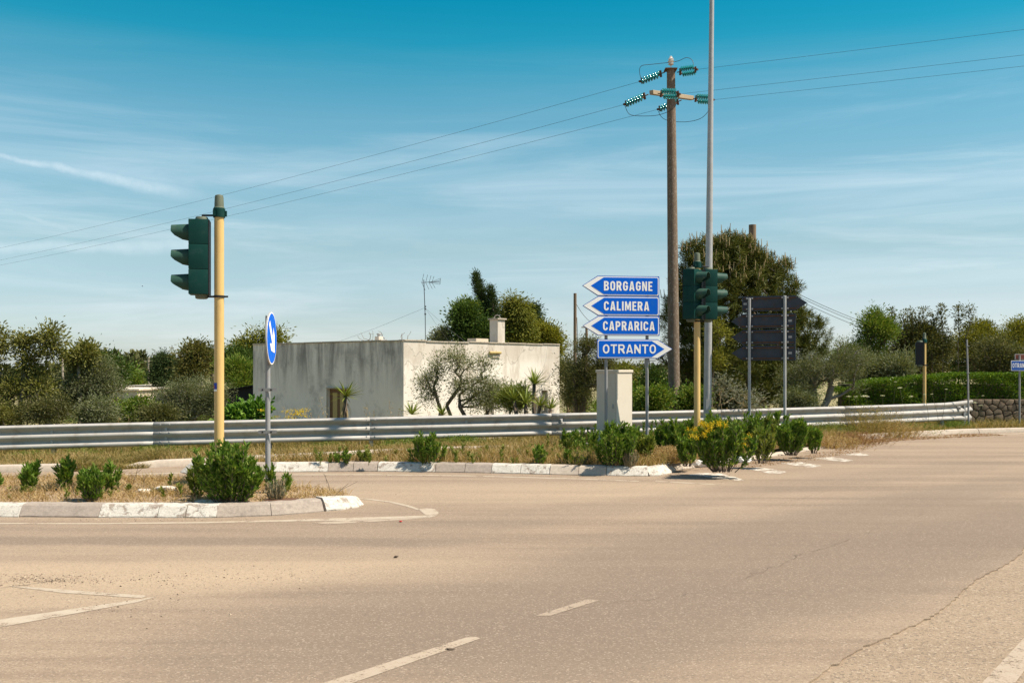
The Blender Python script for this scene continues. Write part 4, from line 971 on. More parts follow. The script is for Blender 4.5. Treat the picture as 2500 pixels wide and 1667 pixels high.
# ------------------------------------------------------------------ the house
HC = Vector((-4.14, 38.0, 0)); HROOF = H+68/F*38; HB = -1.32; HH = HROOF-HB
HC.z = HB
hs = empty('house', HC, 'low flat-roofed house with one grey stained wall and one white sunlit wall', 'house')
gA = math.radians(-41); gd = Vector((-math.cos(gA), -math.sin(gA), 0)); wA = math.radians(49); wd_ = Vector((math.cos(wA), math.sin(wA), 0))
def tpar(px, d):
    r = (px-CX)/F; return (r*HC.y-HC.x)/(d.x-r*d.y)
def zpx(py, d, t): return H-(py-HY)/F*(HC.y+d.y*t)-HROOF
GL, WL = tpar(618, gd), tpar(1366, wd_)
def wall_mesh(name, L, h, opens, mat, rz, loc, thick=.28):
    """wall in x-z with z=0 at its top, openings (x0,x1,z0,z1), reveals behind them"""
    xs = sorted({0, L, *[v for o in opens for v in o[:2]]}); zs = sorted({-h, 0, *[v for o in opens for v in o[2:]]})
    mb = MB()
    for a, b in zip(xs[:-1], xs[1:]):
        for c, d in zip(zs[:-1], zs[1:]):
            if any(o[0] <= a and b <= o[1] and o[2] <= c and d <= o[3] for o in opens): continue
            mb.add([(a, 0, c), (b, 0, c), (b, 0, d), (a, 0, d)], [(0, 1, 2, 3)])
    for x0, x1, z0, z1 in opens:
        D = thick*.7
        mb.add([(x0, 0, z0), (x0, D, z0), (x0, D, z1), (x0, 0, z1)], [(0, 1, 2, 3)]); mb.add([(x1, 0, z0), (x1, 0, z1), (x1, D, z1), (x1, D, z0)], [(0, 1, 2, 3)])
        mb.add([(x0, 0, z1), (x0, D, z1), (x1, D, z1), (x1, 0, z1)], [(0, 1, 2, 3)]); mb.add([(x0, 0, z0), (x1, 0, z0), (x1, D, z0), (x0, D, z0)], [(0, 1, 2, 3)])
    mb.add([(0, 0, 0), (L, 0, 0), (L, thick, 0), (0, thick, 0)], [(0, 1, 2, 3)])
    o = mb.build(name, MT[mat], hs, recalc=False); o.location = loc; o.rotation_euler = (0, 0, rz); return o
top = Vector((0, 0, HH))
d0, d1 = GL-tpar(801, gd), GL-tpar(846, gd); dzt = zpx(949, gd, tpar(820, gd))
gw = wall_mesh('grey_wall', GL, HH, [(d0, d1, -HH+.02, dzt)], 'plgrey', gA, gd*GL+top)
o_ = MB().box(((d0+d1)/2, .12, (dzt-HH)/2), (d1-d0, .06, HH+dzt)).build('door', MT['shutter'], gw)
for k in range(2):
    MB().box((d0+(d1-d0)*(.30+.40*k), .083, (dzt-HH)/2), ((d1-d0)*.24, .02, (HH+dzt)*.86)).build('door_panel', MT['doorpanel'], gw)
MB().box(((d0+d1)/2, -.03, dzt+.03), (d1-d0+.16, .07, .05)).build('lintel', MT['tilecap'], gw)
MB().box((d0-.045, -.012, (dzt-HH)/2), (.09, .03, HH+dzt)).build('door_frame', MT['kerbpale'], gw)
w0, w1 = tpar(1323, wd_), tpar(1337, wd_); v0, v1 = tpar(1183, wd_), tpar(1206, wd_)
zw = zpx(953, wd_, w0); zv = zpx(968, wd_, v0)
ww = wall_mesh('white_wall', WL, HH, [(w0, w1, zw-1.0, zw), (v0, v1, zv-1.1, zv)], 'plwhite', wA, top)
for a, b, z1, hgt in ((w0, w1, zw, 1.0), (v0, v1, zv, 1.1)):
    win = MB().box(((a+b)/2, .14, z1-hgt/2), (b-a, .03, hgt)).build('window_shutter', MT['greyshutter'], ww)
    for k in range(14): MB().box(((a+b)/2, .115, z1-.05-k*hgt/14.5), (b-a-.06, .022, hgt/22), Matrix.Rotation(-.5, 3, 'X')).build('slat', MT['greyshutter'], ww)
    MB().box(((a+b)/2, -.03, z1-hgt-.03), (b-a+.16, .12, .05)).build('sill', MT['kerbpale'], ww)
# side and back walls, roof, copings
bk = gd*GL+wd_*WL
o_ = wall_mesh('rear_wall', GL, HH, [], 'plwhite', gA+math.pi, wd_*WL+top); o_ = wall_mesh('side_wall', WL, HH, [], 'plgrey', wA+math.pi, bk+top)
cor = [Vector((0, 0, HH-.10)), wd_*WL+Vector((0, 0, HH-.10)), bk+Vector((0, 0, HH-.10)), gd*GL+Vector((0, 0, HH-.10))]
ctr = sum(cor, Vector())/4
MB().add([c+(ctr-c).normalized()*.3-Vector((0, 0, 0)) for c in cor]+[c+(ctr-c).normalized()*.3-Vector((0, 0, .2)) for c in cor], [(0, 1, 2, 3), (7, 6, 5, 4), (0, 4, 5, 1), (1, 5, 6, 2), (2, 6, 7, 3), (3, 7, 4, 0)]).build('roof', MT['roofmat'], hs)
for name, A, d, L, rz, inw in (('coping', Vector(), wd_, WL, wA, 1), ('coping', gd*GL, -gd, GL, gA, 1), ('coping', wd_*WL, gd, GL, gA+math.pi, 1), ('coping', bk, -wd_, WL, wA+math.pi, 1)):
    n = int(L/1.1)
    for k in range(n):
        cc = A+d*(L*(k+.5)/n)+top+Vector((-math.sin(rz), math.cos(rz), 0))*.125+Vector((0, 0, .026+random.gauss(0, .010)))
        o = MB().box((0, 0, 0), (L/n-.015, .33, .05), bev=.006).build('coping_stone', MT['tilecap'], hs); o.location = cc; o.rotation_euler = (0, random.gauss(0, .003), rz)
# chimney
tch = tpar(1232, wd_); cpos = wd_*tch+Vector((-math.sin(wA), math.cos(wA), 0))*.42+top
chm = MB().box((0, 0, .50), (.46, .46, 1.06), RZ(wA), bev=.01).build('chimney', MT['plwhite'], hs, loc=cpos)
MB().box((0, 0, 1.06), (.58, .58, .06), RZ(wA), bev=.008).build('chimney_slab', MT['tilecap'], chm)
mb = MB(); av = []
for k in range(9):
    a = math.pi*k/8; av.append((.15*math.cos(a), 1.09+.16*math.sin(a)))
iv = [(.11*math.cos(math.pi*k/8), 1.09+.12*math.sin(math.pi*k/8)) for k in range(9)]
mb.prism(av+iv[::-1], -.16, .16).build('chimney_cowl', MT['tilecap'], chm)
c2 = W(925, 833, 43)-HC; c2.z = HH-.1
vp = MB().box((0, 0, .20), (.26, .26, .46), RZ(gA), bev=.02).build('vent', MT['plwhite'], hs, loc=c2)
MB().lathe([(.07, .42), (.07, .50), (.10, .51), (.10, .56), (.02, .58)], 12).build('vent_cap', MT['galv'], vp)
# spout roll and the little recess below it
ts = tpar(1206, wd_)
MB().tube([(ts-.34, -.06, zpx(861, wd_, ts)), (ts+.36, -.06, zpx(861, wd_, ts))], .055, 12).build('awning_roll', MT['doorpanel'], ww, sm='auto')
MB().box((ts+.10, -.02, zpx(869, wd_, ts)), (.46, .05, .14)).build('vent_box', MT['tilecap'], ww)
MB().box((tpar(1200, wd_)-.3, .5, .12), (.75, .5, .16)).build('roof_unit', MT['farwall'], ww)

# aerial
AP = HC+Vector((0, 0, 0)); tA = tpar(1012, wd_); ap = W(1037, 836, 41.5); ap.z = HROOF-.1
an = empty('television_aerial', ap, 'television aerial on a thin mast on the house roof', 'aerial')
az = H-(690-HY)/F*ap.y-ap.z
MB().tube([(.03, 0, 0), (.02, 0, az*.45), (-.04, 0, az+.12)], .016, 8).build('mast', MT['wire'], an)
MB().tube([(-.14, 0, az), (.62, -.1, az+.04)], .012, 6).build('boom', MT['wire'], an)
for k, x in enumerate((-.12, .04, .18, .30)):
    for s in (1, -1): MB().tube([(x, -.02, az), (x+(.10 if s > 0 else .12), -.02-s*.22, az+(.34 if s > 0 else -.30)*(1-.1*k))], .008, 5).build('element', MT['wire'], an)
for s in (-.12, -.04, .05, .12): MB().tube([(.18, -.03, az+.0), (.64, -.1, az+.04+s)], .006, 5).build('element', MT['wire'], an)
MB().tube([(.64, -.1, az-.08), (.66, -.1, az+.18)], .010, 5).build('reflector', MT['wire'], an)
for z in (.50, .58, .62): MB().box((.02, 0, az*z), (.07, .05, .06)).build('mast_clamp', MT['wire'], an)
for e in ((-4.2, .6, .0), (1.9, -.1, .0), (1.1, 1.0, 0)): MB().tube([(.01, 0, az*.6), Vector((.01, 0, az*.6)).lerp(Vector(e), .5)-Vector((0, 0, .05)), e], .004, 4).build('guy_wire', MT['wire'], an)

# dark lean-to left of the house
sp = W(585, 1000, 47.5); sp.z = float(zt(sp.x, 47.5))
sh = empty('lean_to', sp, 'black shaded lean-to shed between the yellow pole and the house', 'shed', rz=math.radians(-20))
L0, L1 = -1.25, 1.6; zA, zB = 2.15, 2.55
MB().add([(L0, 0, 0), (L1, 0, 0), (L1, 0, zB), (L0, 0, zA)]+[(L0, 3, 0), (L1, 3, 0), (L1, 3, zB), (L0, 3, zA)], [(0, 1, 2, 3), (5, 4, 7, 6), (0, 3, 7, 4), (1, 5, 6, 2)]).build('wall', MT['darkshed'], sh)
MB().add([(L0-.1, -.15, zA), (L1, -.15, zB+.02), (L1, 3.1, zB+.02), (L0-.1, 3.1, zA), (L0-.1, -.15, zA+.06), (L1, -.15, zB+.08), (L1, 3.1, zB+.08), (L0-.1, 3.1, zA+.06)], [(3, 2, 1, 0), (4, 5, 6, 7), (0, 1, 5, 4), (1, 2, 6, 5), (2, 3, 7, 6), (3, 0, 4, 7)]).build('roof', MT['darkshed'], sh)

# far farm buildings
def farm(x0, x1, yt, Y, dep, label, opens, panel=None):
    a = W(x0, yt, Y); b = W(x1, yt, Y); zb_ = float(zt((a.x+b.x)/2, Y))-.2; h = a.z-zb_; L = b.x-a.x
    o = empty('farm_building', (a.x, Y, zb_), label, 'building')
    MB().box((L/2, dep/2, h/2), (L, dep, h)).build('wall', MT['farwall'], o)
    MB().box((L/2, dep/2, h+.06), (L+.3, dep+.3, .12)).build('roof', MT['farroof'], o)
    for (u, v, w_, hh, m_) in opens: MB().box((L*u, -.03, h*v), (w_, .08, hh)).build('door' if hh > 1.3 else 'window', MT[m_], o)
    return o
farm(110, 336, 953, 72, 6, 'long low cream farm building seen between the left trees', [(.76, .62, .5, .8, 'shutter'), (.45, .62, .5, .8, 'shutter'), (.99, .60, .9, .7, 'orange')])
farm(318, 398, 944, 84, 5, 'small cream farm building with pale roof right of the long one', [(.3, .6, .5, .8, 'shutter')])
for i, (px, yt_, Y, r, lb) in enumerate(((153, 874, 95, .11, 'thin pale concrete pole above the left olive'), (297, 900, 82, .10, 'thin pale concrete pole behind the long farm building'), (363, 872, 110, .12, 'thin pale pole left of the dark conifer'))):
    p = W(px, 1000, Y); p.z = float(zt(p.x, Y)); o = empty('far_pole', p, lb, 'pole'); t = W(px, yt_, Y)-p
    MB().tube([(0, 0, 0), t], [r*1.2, r], 8).build('shaft', MT['kerbpale'], o); MB().box(t-Vector((0, 0, .4)), (1.0, .08, .08)).build('crossarm', MT['kerbpale'], o)

# ------------------------------------------------------------------ dry-stone wall at the right
sw_x0, sw_x1, sw_y, sw_h = W(2352, 1000, 29.4).x, 21.0, 29.4, .80
swl = empty('stone_wall', (sw_x0, sw_y, 0), 'rubble stone wall below the clipped hedge at the right edge', 'wall')
MB().box(((sw_x1-sw_x0)/2, .16, sw_h/2-.04), (sw_x1-sw_x0, .26, sw_h)).build('core', MT['mortar'], swl)
def clip(poly, p, q):
    m = ((p[0]+q[0])/2, (p[1]+q[1])/2); n = (q[0]-p[0], q[1]-p[1]); out = []
    side = lambda a: (a[0]-m[0])*n[0]+(a[1]-m[1])*n[1]
    for i, a in enumerate(poly):
        b = poly[(i+1) % len(poly)]; sa_, sb_ = side(a), side(b)
        if sa_ <= 0: out.append(a)
        if sa_*sb_ < 0:
            t = sa_/(sa_-sb_); out.append((a[0]+(b[0]-a[0])*t, a[1]+(b[1]-a[1])*t))
    return out
rs = random.Random(5); seeds = []
Lw = sw_x1-sw_x0
for j in range(5):
    x = rs.uniform(0, .2)
    while x < Lw: seeds.append((x, (j+.5)*sw_h/5+rs.gauss(0, .04))); x += rs.uniform(.10, .34)
for i, s_ in enumerate(seeds):
    poly = [(max(0, s_[0]-.4), 0), (min(Lw, s_[0]+.4), 0), (min(Lw, s_[0]+.4), sw_h), (max(0, s_[0]-.4), sw_h)]
    for j, t_ in enumerate(seeds):
        if i != j and abs(t_[0]-s_[0]) < .8: poly = clip(poly, s_, t_)
        if len(poly) < 3: break
    if len(poly) < 3: continue
    cx_, cz_ = sum(p[0] for p in poly)/len(poly), sum(p[1] for p in poly)/len(poly); n = len(poly); dp = rs.uniform(.05, .09)
    rings = [(.95, .04), (.93, -dp*.45), (.84, -dp*.8), (.40, -dp*.9)]
    vv = [((p[0]-cx_)*k, y+rs.gauss(0, .004), (p[1]-cz_)*k) for k, y in rings for p in poly]
    ff = [(a*n+k, a*n+(k+1) % n, (a+1)*n+(k+1) % n, (a+1)*n+k) for a in range(3) for k in range(n)]+[tuple(3*n+k for k in range(n))]
    MB().add(vv, ff).build('stone', MT['stone'], swl, sm='auto', loc=(cx_, 0, cz_))

# ------------------------------------------------------------------ vegetation builders
def sample_lobes(lobes, n, bias=2.3, wexp=2/3):
    c = np.array([l[0] for l in lobes]); r = np.array([l[1] for l in lobes]); w = np.prod(r, 1)**wexp; w /= w.sum()
    k = rng.choice(len(lobes), n, p=w); d = unit(rng.normal(size=(n, 3))); u = rng.random((n, 1))**(1/bias)
    return c[k]+d*r[k]*u, d, u[:, 0]
def skeleton(stems, pts, r0, jit=.10):
    """connect clump centres back to the stems; returns stick arrays"""
    nodes = []; par = []; dist = []
    for st in stems:
        for i, p in enumerate(st):
            par.append(-1 if i == 0 else len(nodes)-1); dist.append(0 if i == 0 else dist[-1]+np.linalg.norm(p-nodes[-1])); nodes.append(np.array(p, float))
    root = np.array(stems[0][-1]); order = np.argsort(np.linalg.norm(pts-root, axis=1))
    arr = np.array(nodes); ds_ = np.array(dist); tips = []
    for i in order:
        p = pts[i]; dd = np.linalg.norm(arr-p, axis=1); cost = dd*1.15+ds_*.35+np.maximum(0, arr[:, 2]-p[2])*.8
        cost[:1] += 1e3
        j = int(np.argmin(cost)); L = dd[j]
        m = (arr[j]+p)/2+rng.normal(size=3)*L*jit+np.array([0, 0, -L*.06])
        k = len(nodes); nodes += [m, p]; par += [j, k]; dist += [ds_[j]+L/2, ds_[j]+L]; tips.append(k+1)
        arr = np.vstack([arr, m, p]); ds_ = np.append(ds_, [dist[-2], dist[-1]])
    n = len(nodes); cnt = np.zeros(n); cnt[tips] = 1
    for i in range(n-1, -1, -1):
        if par[i] >= 0: cnt[par[i]] += cnt[i]
    R = np.maximum(r0*(cnt/max(1, cnt.max()))**.5, r0*.045)
    ch = [i for i in range(n) if par[i] >= 0]; pa = [par[i] for i in ch]
    N_ = np.array(nodes); rb = R[ch]; ra = np.minimum(R[pa], rb*1.5)
    return N_[pa], N_[ch], ra, rb
def clumpy(lobes, k=8):
    out = []
    for c, r in lobes:
        out.append((c, r*.55))
        for _ in range(k):
            d = unit(rng.normal(size=(1, 3)))[0]; out.append((c+d*r*rng.uniform(.45, .85), r*rng.uniform(.18, .42)))
    return out
def tree(name, label, cat, base, stems, lobes, n, mat, nl, L, Wd, cr, r0=.12, bark='bark', up=.2, out=.6, group=None, bias=2.3, fold=.25, jit=.10, trunk_sides=6, wexp=2/3):
    base = np.array(base, float)
    o = empty(name, tuple(base), label, cat, group)
    pts, d, u = sample_lobes(clumpy(lobes) if wexp > .5 else lobes, n, bias, .45 if wexp > .5 else wexp)
    st = [[np.array(q, float) for q in s] for s in stems]
    A, B, ra, rb = skeleton(st, pts, r0, jit)
    V, T = sticks(A-base, B-base, ra, rb, trunk_sides); tri_mesh('trunk', V, T, MT[bark], o, sm=True)
    cr = cr*rng.uniform(.55, 1.3, (n, 1)); cr = np.repeat(cr, nl, 0); m = n*nl; C = np.repeat(pts, nl, 0); D0 = np.repeat(d, nl, 0); off = rng.normal(size=(m, 3))*cr*np.array([1, 1, .75])
    D = off/cr*.7+D0*out+np.array([0, 0, up])+rng.normal(size=(m, 3))*.45
    s = rng.uniform(.65, 1.3, m)
    V, T = leaf_geo(C+off-base, D, L*s, Wd*s*rng.uniform(.8, 1.2, m), fold); tri_mesh('crown', V, T, MT[mat], o)
    return o
def lob(x0, y0, x1, y1, Y, dep=.9, dy=0):
    c = W((x0+x1)/2, (y0+y1)/2, Y+dy); k = (Y+dy)/F; rx = (x1-x0)/2*k
    return (np.array(c), np.array([rx, rx*dep, (y1-y0)/2*k]))
def gpt(px, Y, dz=0): p = W(px, 1000, Y); return np.array([p.x, Y, float(zt(p.x, Y))+dz])
def stem_to(b, px, py, Y, n=3, j=.08):
    e = np.array(W(px, py, Y)); L = np.linalg.norm(e-b)
    return [b]+[b+(e-b)*k/n+rng.normal(size=3)*j*L/n*np.array([1, 1, .2]) for k in range(1, n)]+[e]

# --- left foreground trees behind the guardrail
Y = 23.5; b = gpt(40, Y)
o = tree('almond_tree', 'sparse tall olive-brown tree with thin upright shoots at the left edge', 'tree', b,
     [stem_to(b, 20, 960, Y), stem_to(b, 90, 930, Y), stem_to(b, 60, 880, Y)],
     [lob(-70, 860, 60, 1010, Y), lob(40, 870, 130, 1000, Y), lob(-40, 785, 25, 880, Y), lob(38, 775, 75, 870, Y), lob(95, 790, 118, 870, Y), lob(118, 792, 148, 880, Y), lob(-80, 800, -10, 960, Y)],
     330, 'fig', 42, .085, .034, .13, .075, 'greybark', up=.1, bias=2.0)
Y = 24.5; b = gpt(215, Y)
tree('olive_tree', 'dark olive tree with yellowish top leaves, second tree from the left edge', 'tree', b,
     [stem_to(b, 225, 975, Y), stem_to(b, 200, 990, Y)],
     [lob(150, 880, 290, 1010, Y), lob(165, 845, 235, 930, Y), lob(205, 860, 275, 950, Y), lob(120, 930, 210, 1035, Y)],
     300, 'olive', 85, .062, .017, .14, .11, 'bark')
Y = 24.2; b = gpt(190, Y)
tree('shrub', 'yellowish leaved shrub top poking out of the dark olive at left', 'shrub', b, [stem_to(b, 195, 950, Y)], [lob(168, 838, 232, 905, Y)], 55, 'fig', 45, .09, .04, .11, .04, 'greybark')
Y = 23.2; b = gpt(120, Y)
tree('shrub', 'grey-brown twiggy shrub in front of the left olive trees', 'shrub', b, [stem_to(b, 120, 1020, Y), stem_to(b, 90, 1010, Y)], [lob(60, 960, 190, 1045, Y)], 150, 'brownolive', 60, .06, .018, .12, .05, 'greybark')
for x0, y0, x1, y1, Y, mt_, lb in ((-60, 975, 75, 1045, 22.9, 'fig', 'low yellowish bush hiding the trunk of the left-edge tree'), (185, 965, 300, 1045, 22.8, 'olive', 'low grey-green bush hiding the trunk of the dark left olive'), (345, 985, 430, 1045, 22.7, 'brownolive', 'low brown-green bush left of the round olive bush')):
    b = gpt((x0+x1)/2, Y); tree('shrub', lb, 'shrub', b, [stem_to(b, (x0+x1)/2, y1-20, Y)], [lob(x0, y0, x1, y1, Y), lob(x0+15, y0+5, (x0+x1)/2, y1, Y)], 150, mt_, 60, .065, .02, .13, .03, 'greybark', up=.3)
Y = 24.5; b = gpt(445, Y)
tree('olive_tree', 'round grey-green olive bush just left of the tall yellow signal pole', 'tree', b,
     [stem_to(b, 440, 985, Y), stem_to(b, 480, 990, Y)],
     [lob(375, 935, 500, 1045, Y), lob(420, 916, 520, 1010, Y), lob(480, 925, 560, 1020, Y), lob(340, 985, 430, 1050, Y)],
     330, 'olive', 95, .055, .015, .13, .09, 'greybark', up=.4)
Y = 23.6; b = gpt(310, Y)
tree('shrub', 'bright green low shrub between the two left olives', 'shrub', b, [stem_to(b, 315, 1000, Y)], [lob(275, 970, 360, 1040, Y), lob(330, 960, 380, 1035, Y)], 130, 'bramble', 60, .06, .03, .11, .04)
Y = 22.9; b = gpt(595, Y)
tree('fig_shrub', 'bright green broad-leaved shrub right behind the guardrail beside the yellow pole', 'shrub', b, [stem_to(b, 590, 1015, Y), stem_to(b, 615, 1005, Y)], [lob(545, 988, 615, 1045, Y), lob(590, 1000, 640, 1045, Y), lob(618, 986, 640, 1015, Y)], 90, 'green', 24, .13, .085, .11, .03, up=.3)

# --- distance on the left
def far_tree(name, label, px, Y, lobes, n, mat, nl, L, Wd, cr, r0=.15, bark='bark', top=None, **k):
    b = gpt(px, Y); cy = sum((l[1]+l[3])/2 for l in lobes)/len(lobes)
    return tree(name, label, 'tree', b, [stem_to(b, px, top or cy+8, Y)], [lob(*l, Y) for l in lobes], n, mat, nl, L, Wd, cr, r0, bark, **k)
far_tree('umbrella_pine', 'flat round-topped green pine left of the house, above the dark shed', 580, 58, [(530, 885, 640, 955), (545, 880, 610, 930)], 260, 'bramble', 55, .20, .05, .30, .2, up=.7)
far_tree('eucalyptus_tree', 'loose brownish-green eucalyptus behind the left end of the house', 600, 78, [(556, 818, 620, 900), (595, 795, 655, 870), (640, 800, 695, 860), (560, 850, 610, 905)], 190, 'yellowgreen', 42, .26, .09, .42, .22, 'greybark', bias=2.0, up=-.1)
far_tree('eucalyptus_tree', 'darker leafy tree beneath the brownish eucalyptus by the yellow pole', 585, 74, [(550, 850, 622, 915)], 110, 'dark', 60, .22, .08, .40, .2)
far_tree('cypress_tree', 'slim dark cypress left of the tall yellow pole', 515, 80, [(507, 838, 524, 915)], 110, 'cypress', 60, .16, .05, .18, .14, up=1.2)
far_tree('mixed_tree', 'rusty brown-green tree left of the slim cypress', 465, 76, [(442, 850, 515, 935), (460, 838, 500, 880), (438, 880, 480, 940)], 170, 'rust', 48, .24, .10, .40, .2)
far_tree('conifer_tree', 'dark pointed conifer left of the rusty brown tree', 402, 84, [(368, 895, 432, 955), (380, 875, 422, 930), (390, 866, 412, 900)], 220, 'cypress', 55, .24, .06, .38, .2, up=-.2)
far_tree('olive_tree', 'small green tree in the fields behind the long farm building', 312, 96, [(285, 900, 345, 960)], 110, 'bramble', 45, .3, .1, .5, .2)
far_tree('mixed_tree', 'dark leafy tree behind the second tree from the left', 250, 60, [(215, 850, 300, 940), (195, 858, 240, 900)], 160, 'dark', 50, .2, .08, .36, .2)
# wood along the horizon: reads as one mass
def far_wood(name, specs, mat, L, per, cr):
    gs = []
    for (px, yt_, Y, w, trunk) in specs:
        k = Y/F; p = W(px, yt_, Y); zb_ = float(zt(p.x, Y)); h = p.z-zb_; c = np.array([p.x, Y, p.z-h*.38]); r = np.array([w*k/2, w*k/2, h*.40])
        d = unit(rng.normal(size=(per, 3))); q = c+d*r*rng.random((per, 1))**(1/2.6)
        gs.append(leaf_geo(q, d+rng.normal(size=(per, 3))*.5, L*rng.uniform(.6, 1.3, per), L*.55*np.ones(per), .2))
        A = np.array([[p.x, Y, zb_]]); gs.append(sticks(A, c[None], .3, .15, 5))
    V, T = cat_geo(gs); o = tri_mesh(name, V, T, MT[mat]); return o
specs = []
for px in range(-200, 480, 24):
    specs.append((px+random.uniform(-10, 10), 905-28*math.exp(-((px-330)/150)**2)+random.uniform(-8, 8), random.uniform(190, 260), random.uniform(40, 62), 0))
for px, yt_ in ((262, 862), (280, 860), (318, 866), (332, 858), (345, 862), (160, 862), (240, 866), (300, 872), (385, 874), (420, 878)): specs.append((px, yt_, 240, random.uniform(16, 26), 0))
for px in range(480, 2700, 34): specs.append((px+random.uniform(-14, 14), random.uniform(886, 897), random.uniform(260, 420), random.uniform(40, 60), 0))
fw = far_wood('distant_wood', specs, 'farwood', 1.5, 230, .5); tag(fw, 'hazy belt of distant trees along the horizon', 'woodland', kind='stuff')
# scrub filling the low field behind the guardrail, left and centre
def scrub(name, label, regions, mat, L, Wd):
    gs = []
    for (x0, x1, y0, y1, n, h) in regions:
        for _ in range(n):
            x, y = rng.uniform(x0, x1), rng.uniform(y0, y1); z = float(zt(x, y)); r = rng.uniform(.5, 1.2)*h; m = int(260)
            d = unit(rng.normal(size=(m, 3))); q = np.array([x, y, z+r*.45])+d*np.array([r, r, r*.7])*rng.random((m, 1))**.4; q[:, 2] = np.maximum(q[:, 2], z)
            gs.append(leaf_geo(q, d+np.array([0, 0, .4])+rng.normal(size=(m, 3))*.5, L*rng.uniform(.6, 1.4, m), Wd*np.ones(m)))
    V, T = cat_geo(gs); return tag(tri_mesh(name, V, T, MT[mat]), label, 'scrub', kind='stuff')
scrub('field_scrub', 'low olive-coloured scrub over the sunken field on the left', [(-34, -10.5, 23.5, 40, 110, .8), (-22, -9, 27, 42, 60, .75), (-18, -9, 42, 62, 50, .9), (-34, -12, 60, 85, 60, 1.2)], 'brownolive', .11, .04)
scrub('field_scrub', 'green scrub around the far farm buildings', [(-36, -14, 64, 71, 40, .8), (-30, -13, 72, 110, 60, 1.5), (4, 18, 45, 70, 50, 1.2)], 'bramble', .16, .06)

# --- behind and beside the house
far_tree('cypress_tree', 'dark cypress with feathery leaning tip, tallest tree behind the house', 1190, 54, [(1157, 664, 1166, 690), (1160, 676, 1172, 706), (1163, 690, 1178, 722), (1166, 706, 1184, 740), (1170, 722, 1192, 762), (1168, 745, 1200, 800), (1165, 775, 1210, 850), (1168, 730, 1190, 780)], 300, 'cypress', 42, .12, .028, .11, .2, up=1.6, wexp=.36)
far_tree('cypress_tree', 'second shorter dark cypress tip, just left of the chimney', 1206, 53.6, [(1191, 698, 1200, 722), (1194, 710, 1206, 742), (1196, 728, 1212, 770), (1196, 755, 1218, 810), (1194, 790, 1222, 850)], 190, 'cypress', 42, .12, .028, .11, .12, up=1.6, wexp=.36)
far_tree('leafy_tree', 'dark green leafy tree behind the house, left of the chimney', 1130, 52, [(1105, 770, 1190, 870), (1118, 742, 1160, 800), (1140, 775, 1215, 865)], 260, 'dark', 58, .17, .08, .30, .2)
far_tree('leafy_tree', 'dull green tree top left of the dark leafy tree above the roof', 1125, 53, [(1108, 740, 1158, 800), (1130, 735, 1155, 770)], 90, 'bramble', 50, .16, .06, .24, .1, up=.6)
far_tree('eucalyptus_tree', 'drooping yellow-green tree right of the cypress behind the chimney', 1245, 55, [(1212, 728, 1285, 860), (1235, 722, 1280, 790), (1270, 760, 1300, 850)], 300, 'yellowgreen', 60, .19, .05, .28, .2, up=-.8)
far_tree('conifer_tree', 'small blackish conifer between the two yellow-green trees behind the house', 1302, 62, [(1284, 770, 1322, 830), (1290, 755, 1314, 790), (1297, 742, 1307, 770)], 130, 'cypress', 60, .17, .05, .22, .12, up=-.1)
far_tree('leafy_tree', 'rounded yellow-green tree behind the right end of the white wall', 1330, 56, [(1285, 785, 1362, 870), (1300, 778, 1345, 840), (1335, 810, 1368, 870)], 280, 'gold', 58, .17, .06, .26, .18)
far_tree('shrub', 'small olive shrub showing over the roof beside the aerial', 1075, 52, [(1056, 806, 1090, 850), (1075, 800, 1092, 840)], 80, 'olive', 40, .14, .05, .20, .08)
def bare(px, y0, y1, Y, w, label, n=14):
    b = gpt(px, Y); o = empty('bare_tree', tuple(b), label, 'tree'); e = np.array(W(px, y0, Y))
    pts = np.array([W(px+random.uniform(-w, w), random.uniform(y1, y0), Y+random.uniform(-.4, .4)) for _ in range(n)])
    A, B, ra, rb = skeleton([[b, e]], pts, .03, .10); V, T = sticks(A-b, B-b, np.clip(ra, .008, .02), np.clip(rb, .006, .015), 4); tri_mesh('trunk', V, T, MT['greybark'], o)
bare(895, 835, 806, 50, 24, 'bare twiggy treetop left of the small roof vent'); bare(935, 835, 800, 51, 14, 'bare twigs directly behind the small roof vent', 9); bare(990, 836, 806, 50, 14, 'bare twigs above the grey wall corner', 9)

Y = 32; b = gpt(1120, Y)
tree('olive_tree', 'sparse open olive tree in front of the white house wall', 'tree', b,
     [stem_to(b, 1122, 945, Y, 4, .3), stem_to(b, 1062, 955, Y, 4, .35), stem_to(b, 1175, 955, Y, 4, .35)],
     [lob(1015, 900, 1070, 965, Y), lob(1040, 850, 1105, 930, Y), lob(1085, 838, 1150, 920, Y), lob(1140, 850, 1205, 930, Y), lob(1165, 900, 1225, 990, Y), lob(1095, 900, 1180, 970, Y), lob(1020, 935, 1075, 985, Y), lob(1130, 950, 1200, 1005, Y)],
     300, 'oliveair', 36, .09, .022, .17, .065, 'bark', up=.4, bias=1.8, jit=.14)
Y = 33; b = gpt(1190, Y)
tree('olive_tree', 'low leafy olive shoots between the open olive and the yuccas', 'shrub', b, [stem_to(b, 1190, 960, Y)], [lob(1165, 930, 1240, 1010, Y)], 90, 'olive', 50, .08, .02, .15, .04)
Y = 36; b = gpt(1420, Y)
tree('olive_tree', 'tall grey-green olive right of the slim wooden pole', 'tree', b, [stem_to(b, 1430, 945, Y), stem_to(b, 1405, 950, Y)],
     [lob(1385, 840, 1450, 960, Y), lob(1400, 812, 1455, 880, Y), lob(1440, 840, 1500, 950, Y), lob(1378, 930, 1440, 1000, Y)], 260, 'brownolive', 60, .085, .022, .17, .13, 'bark', up=.4)
Y = 44; b = gpt(1385, Y)
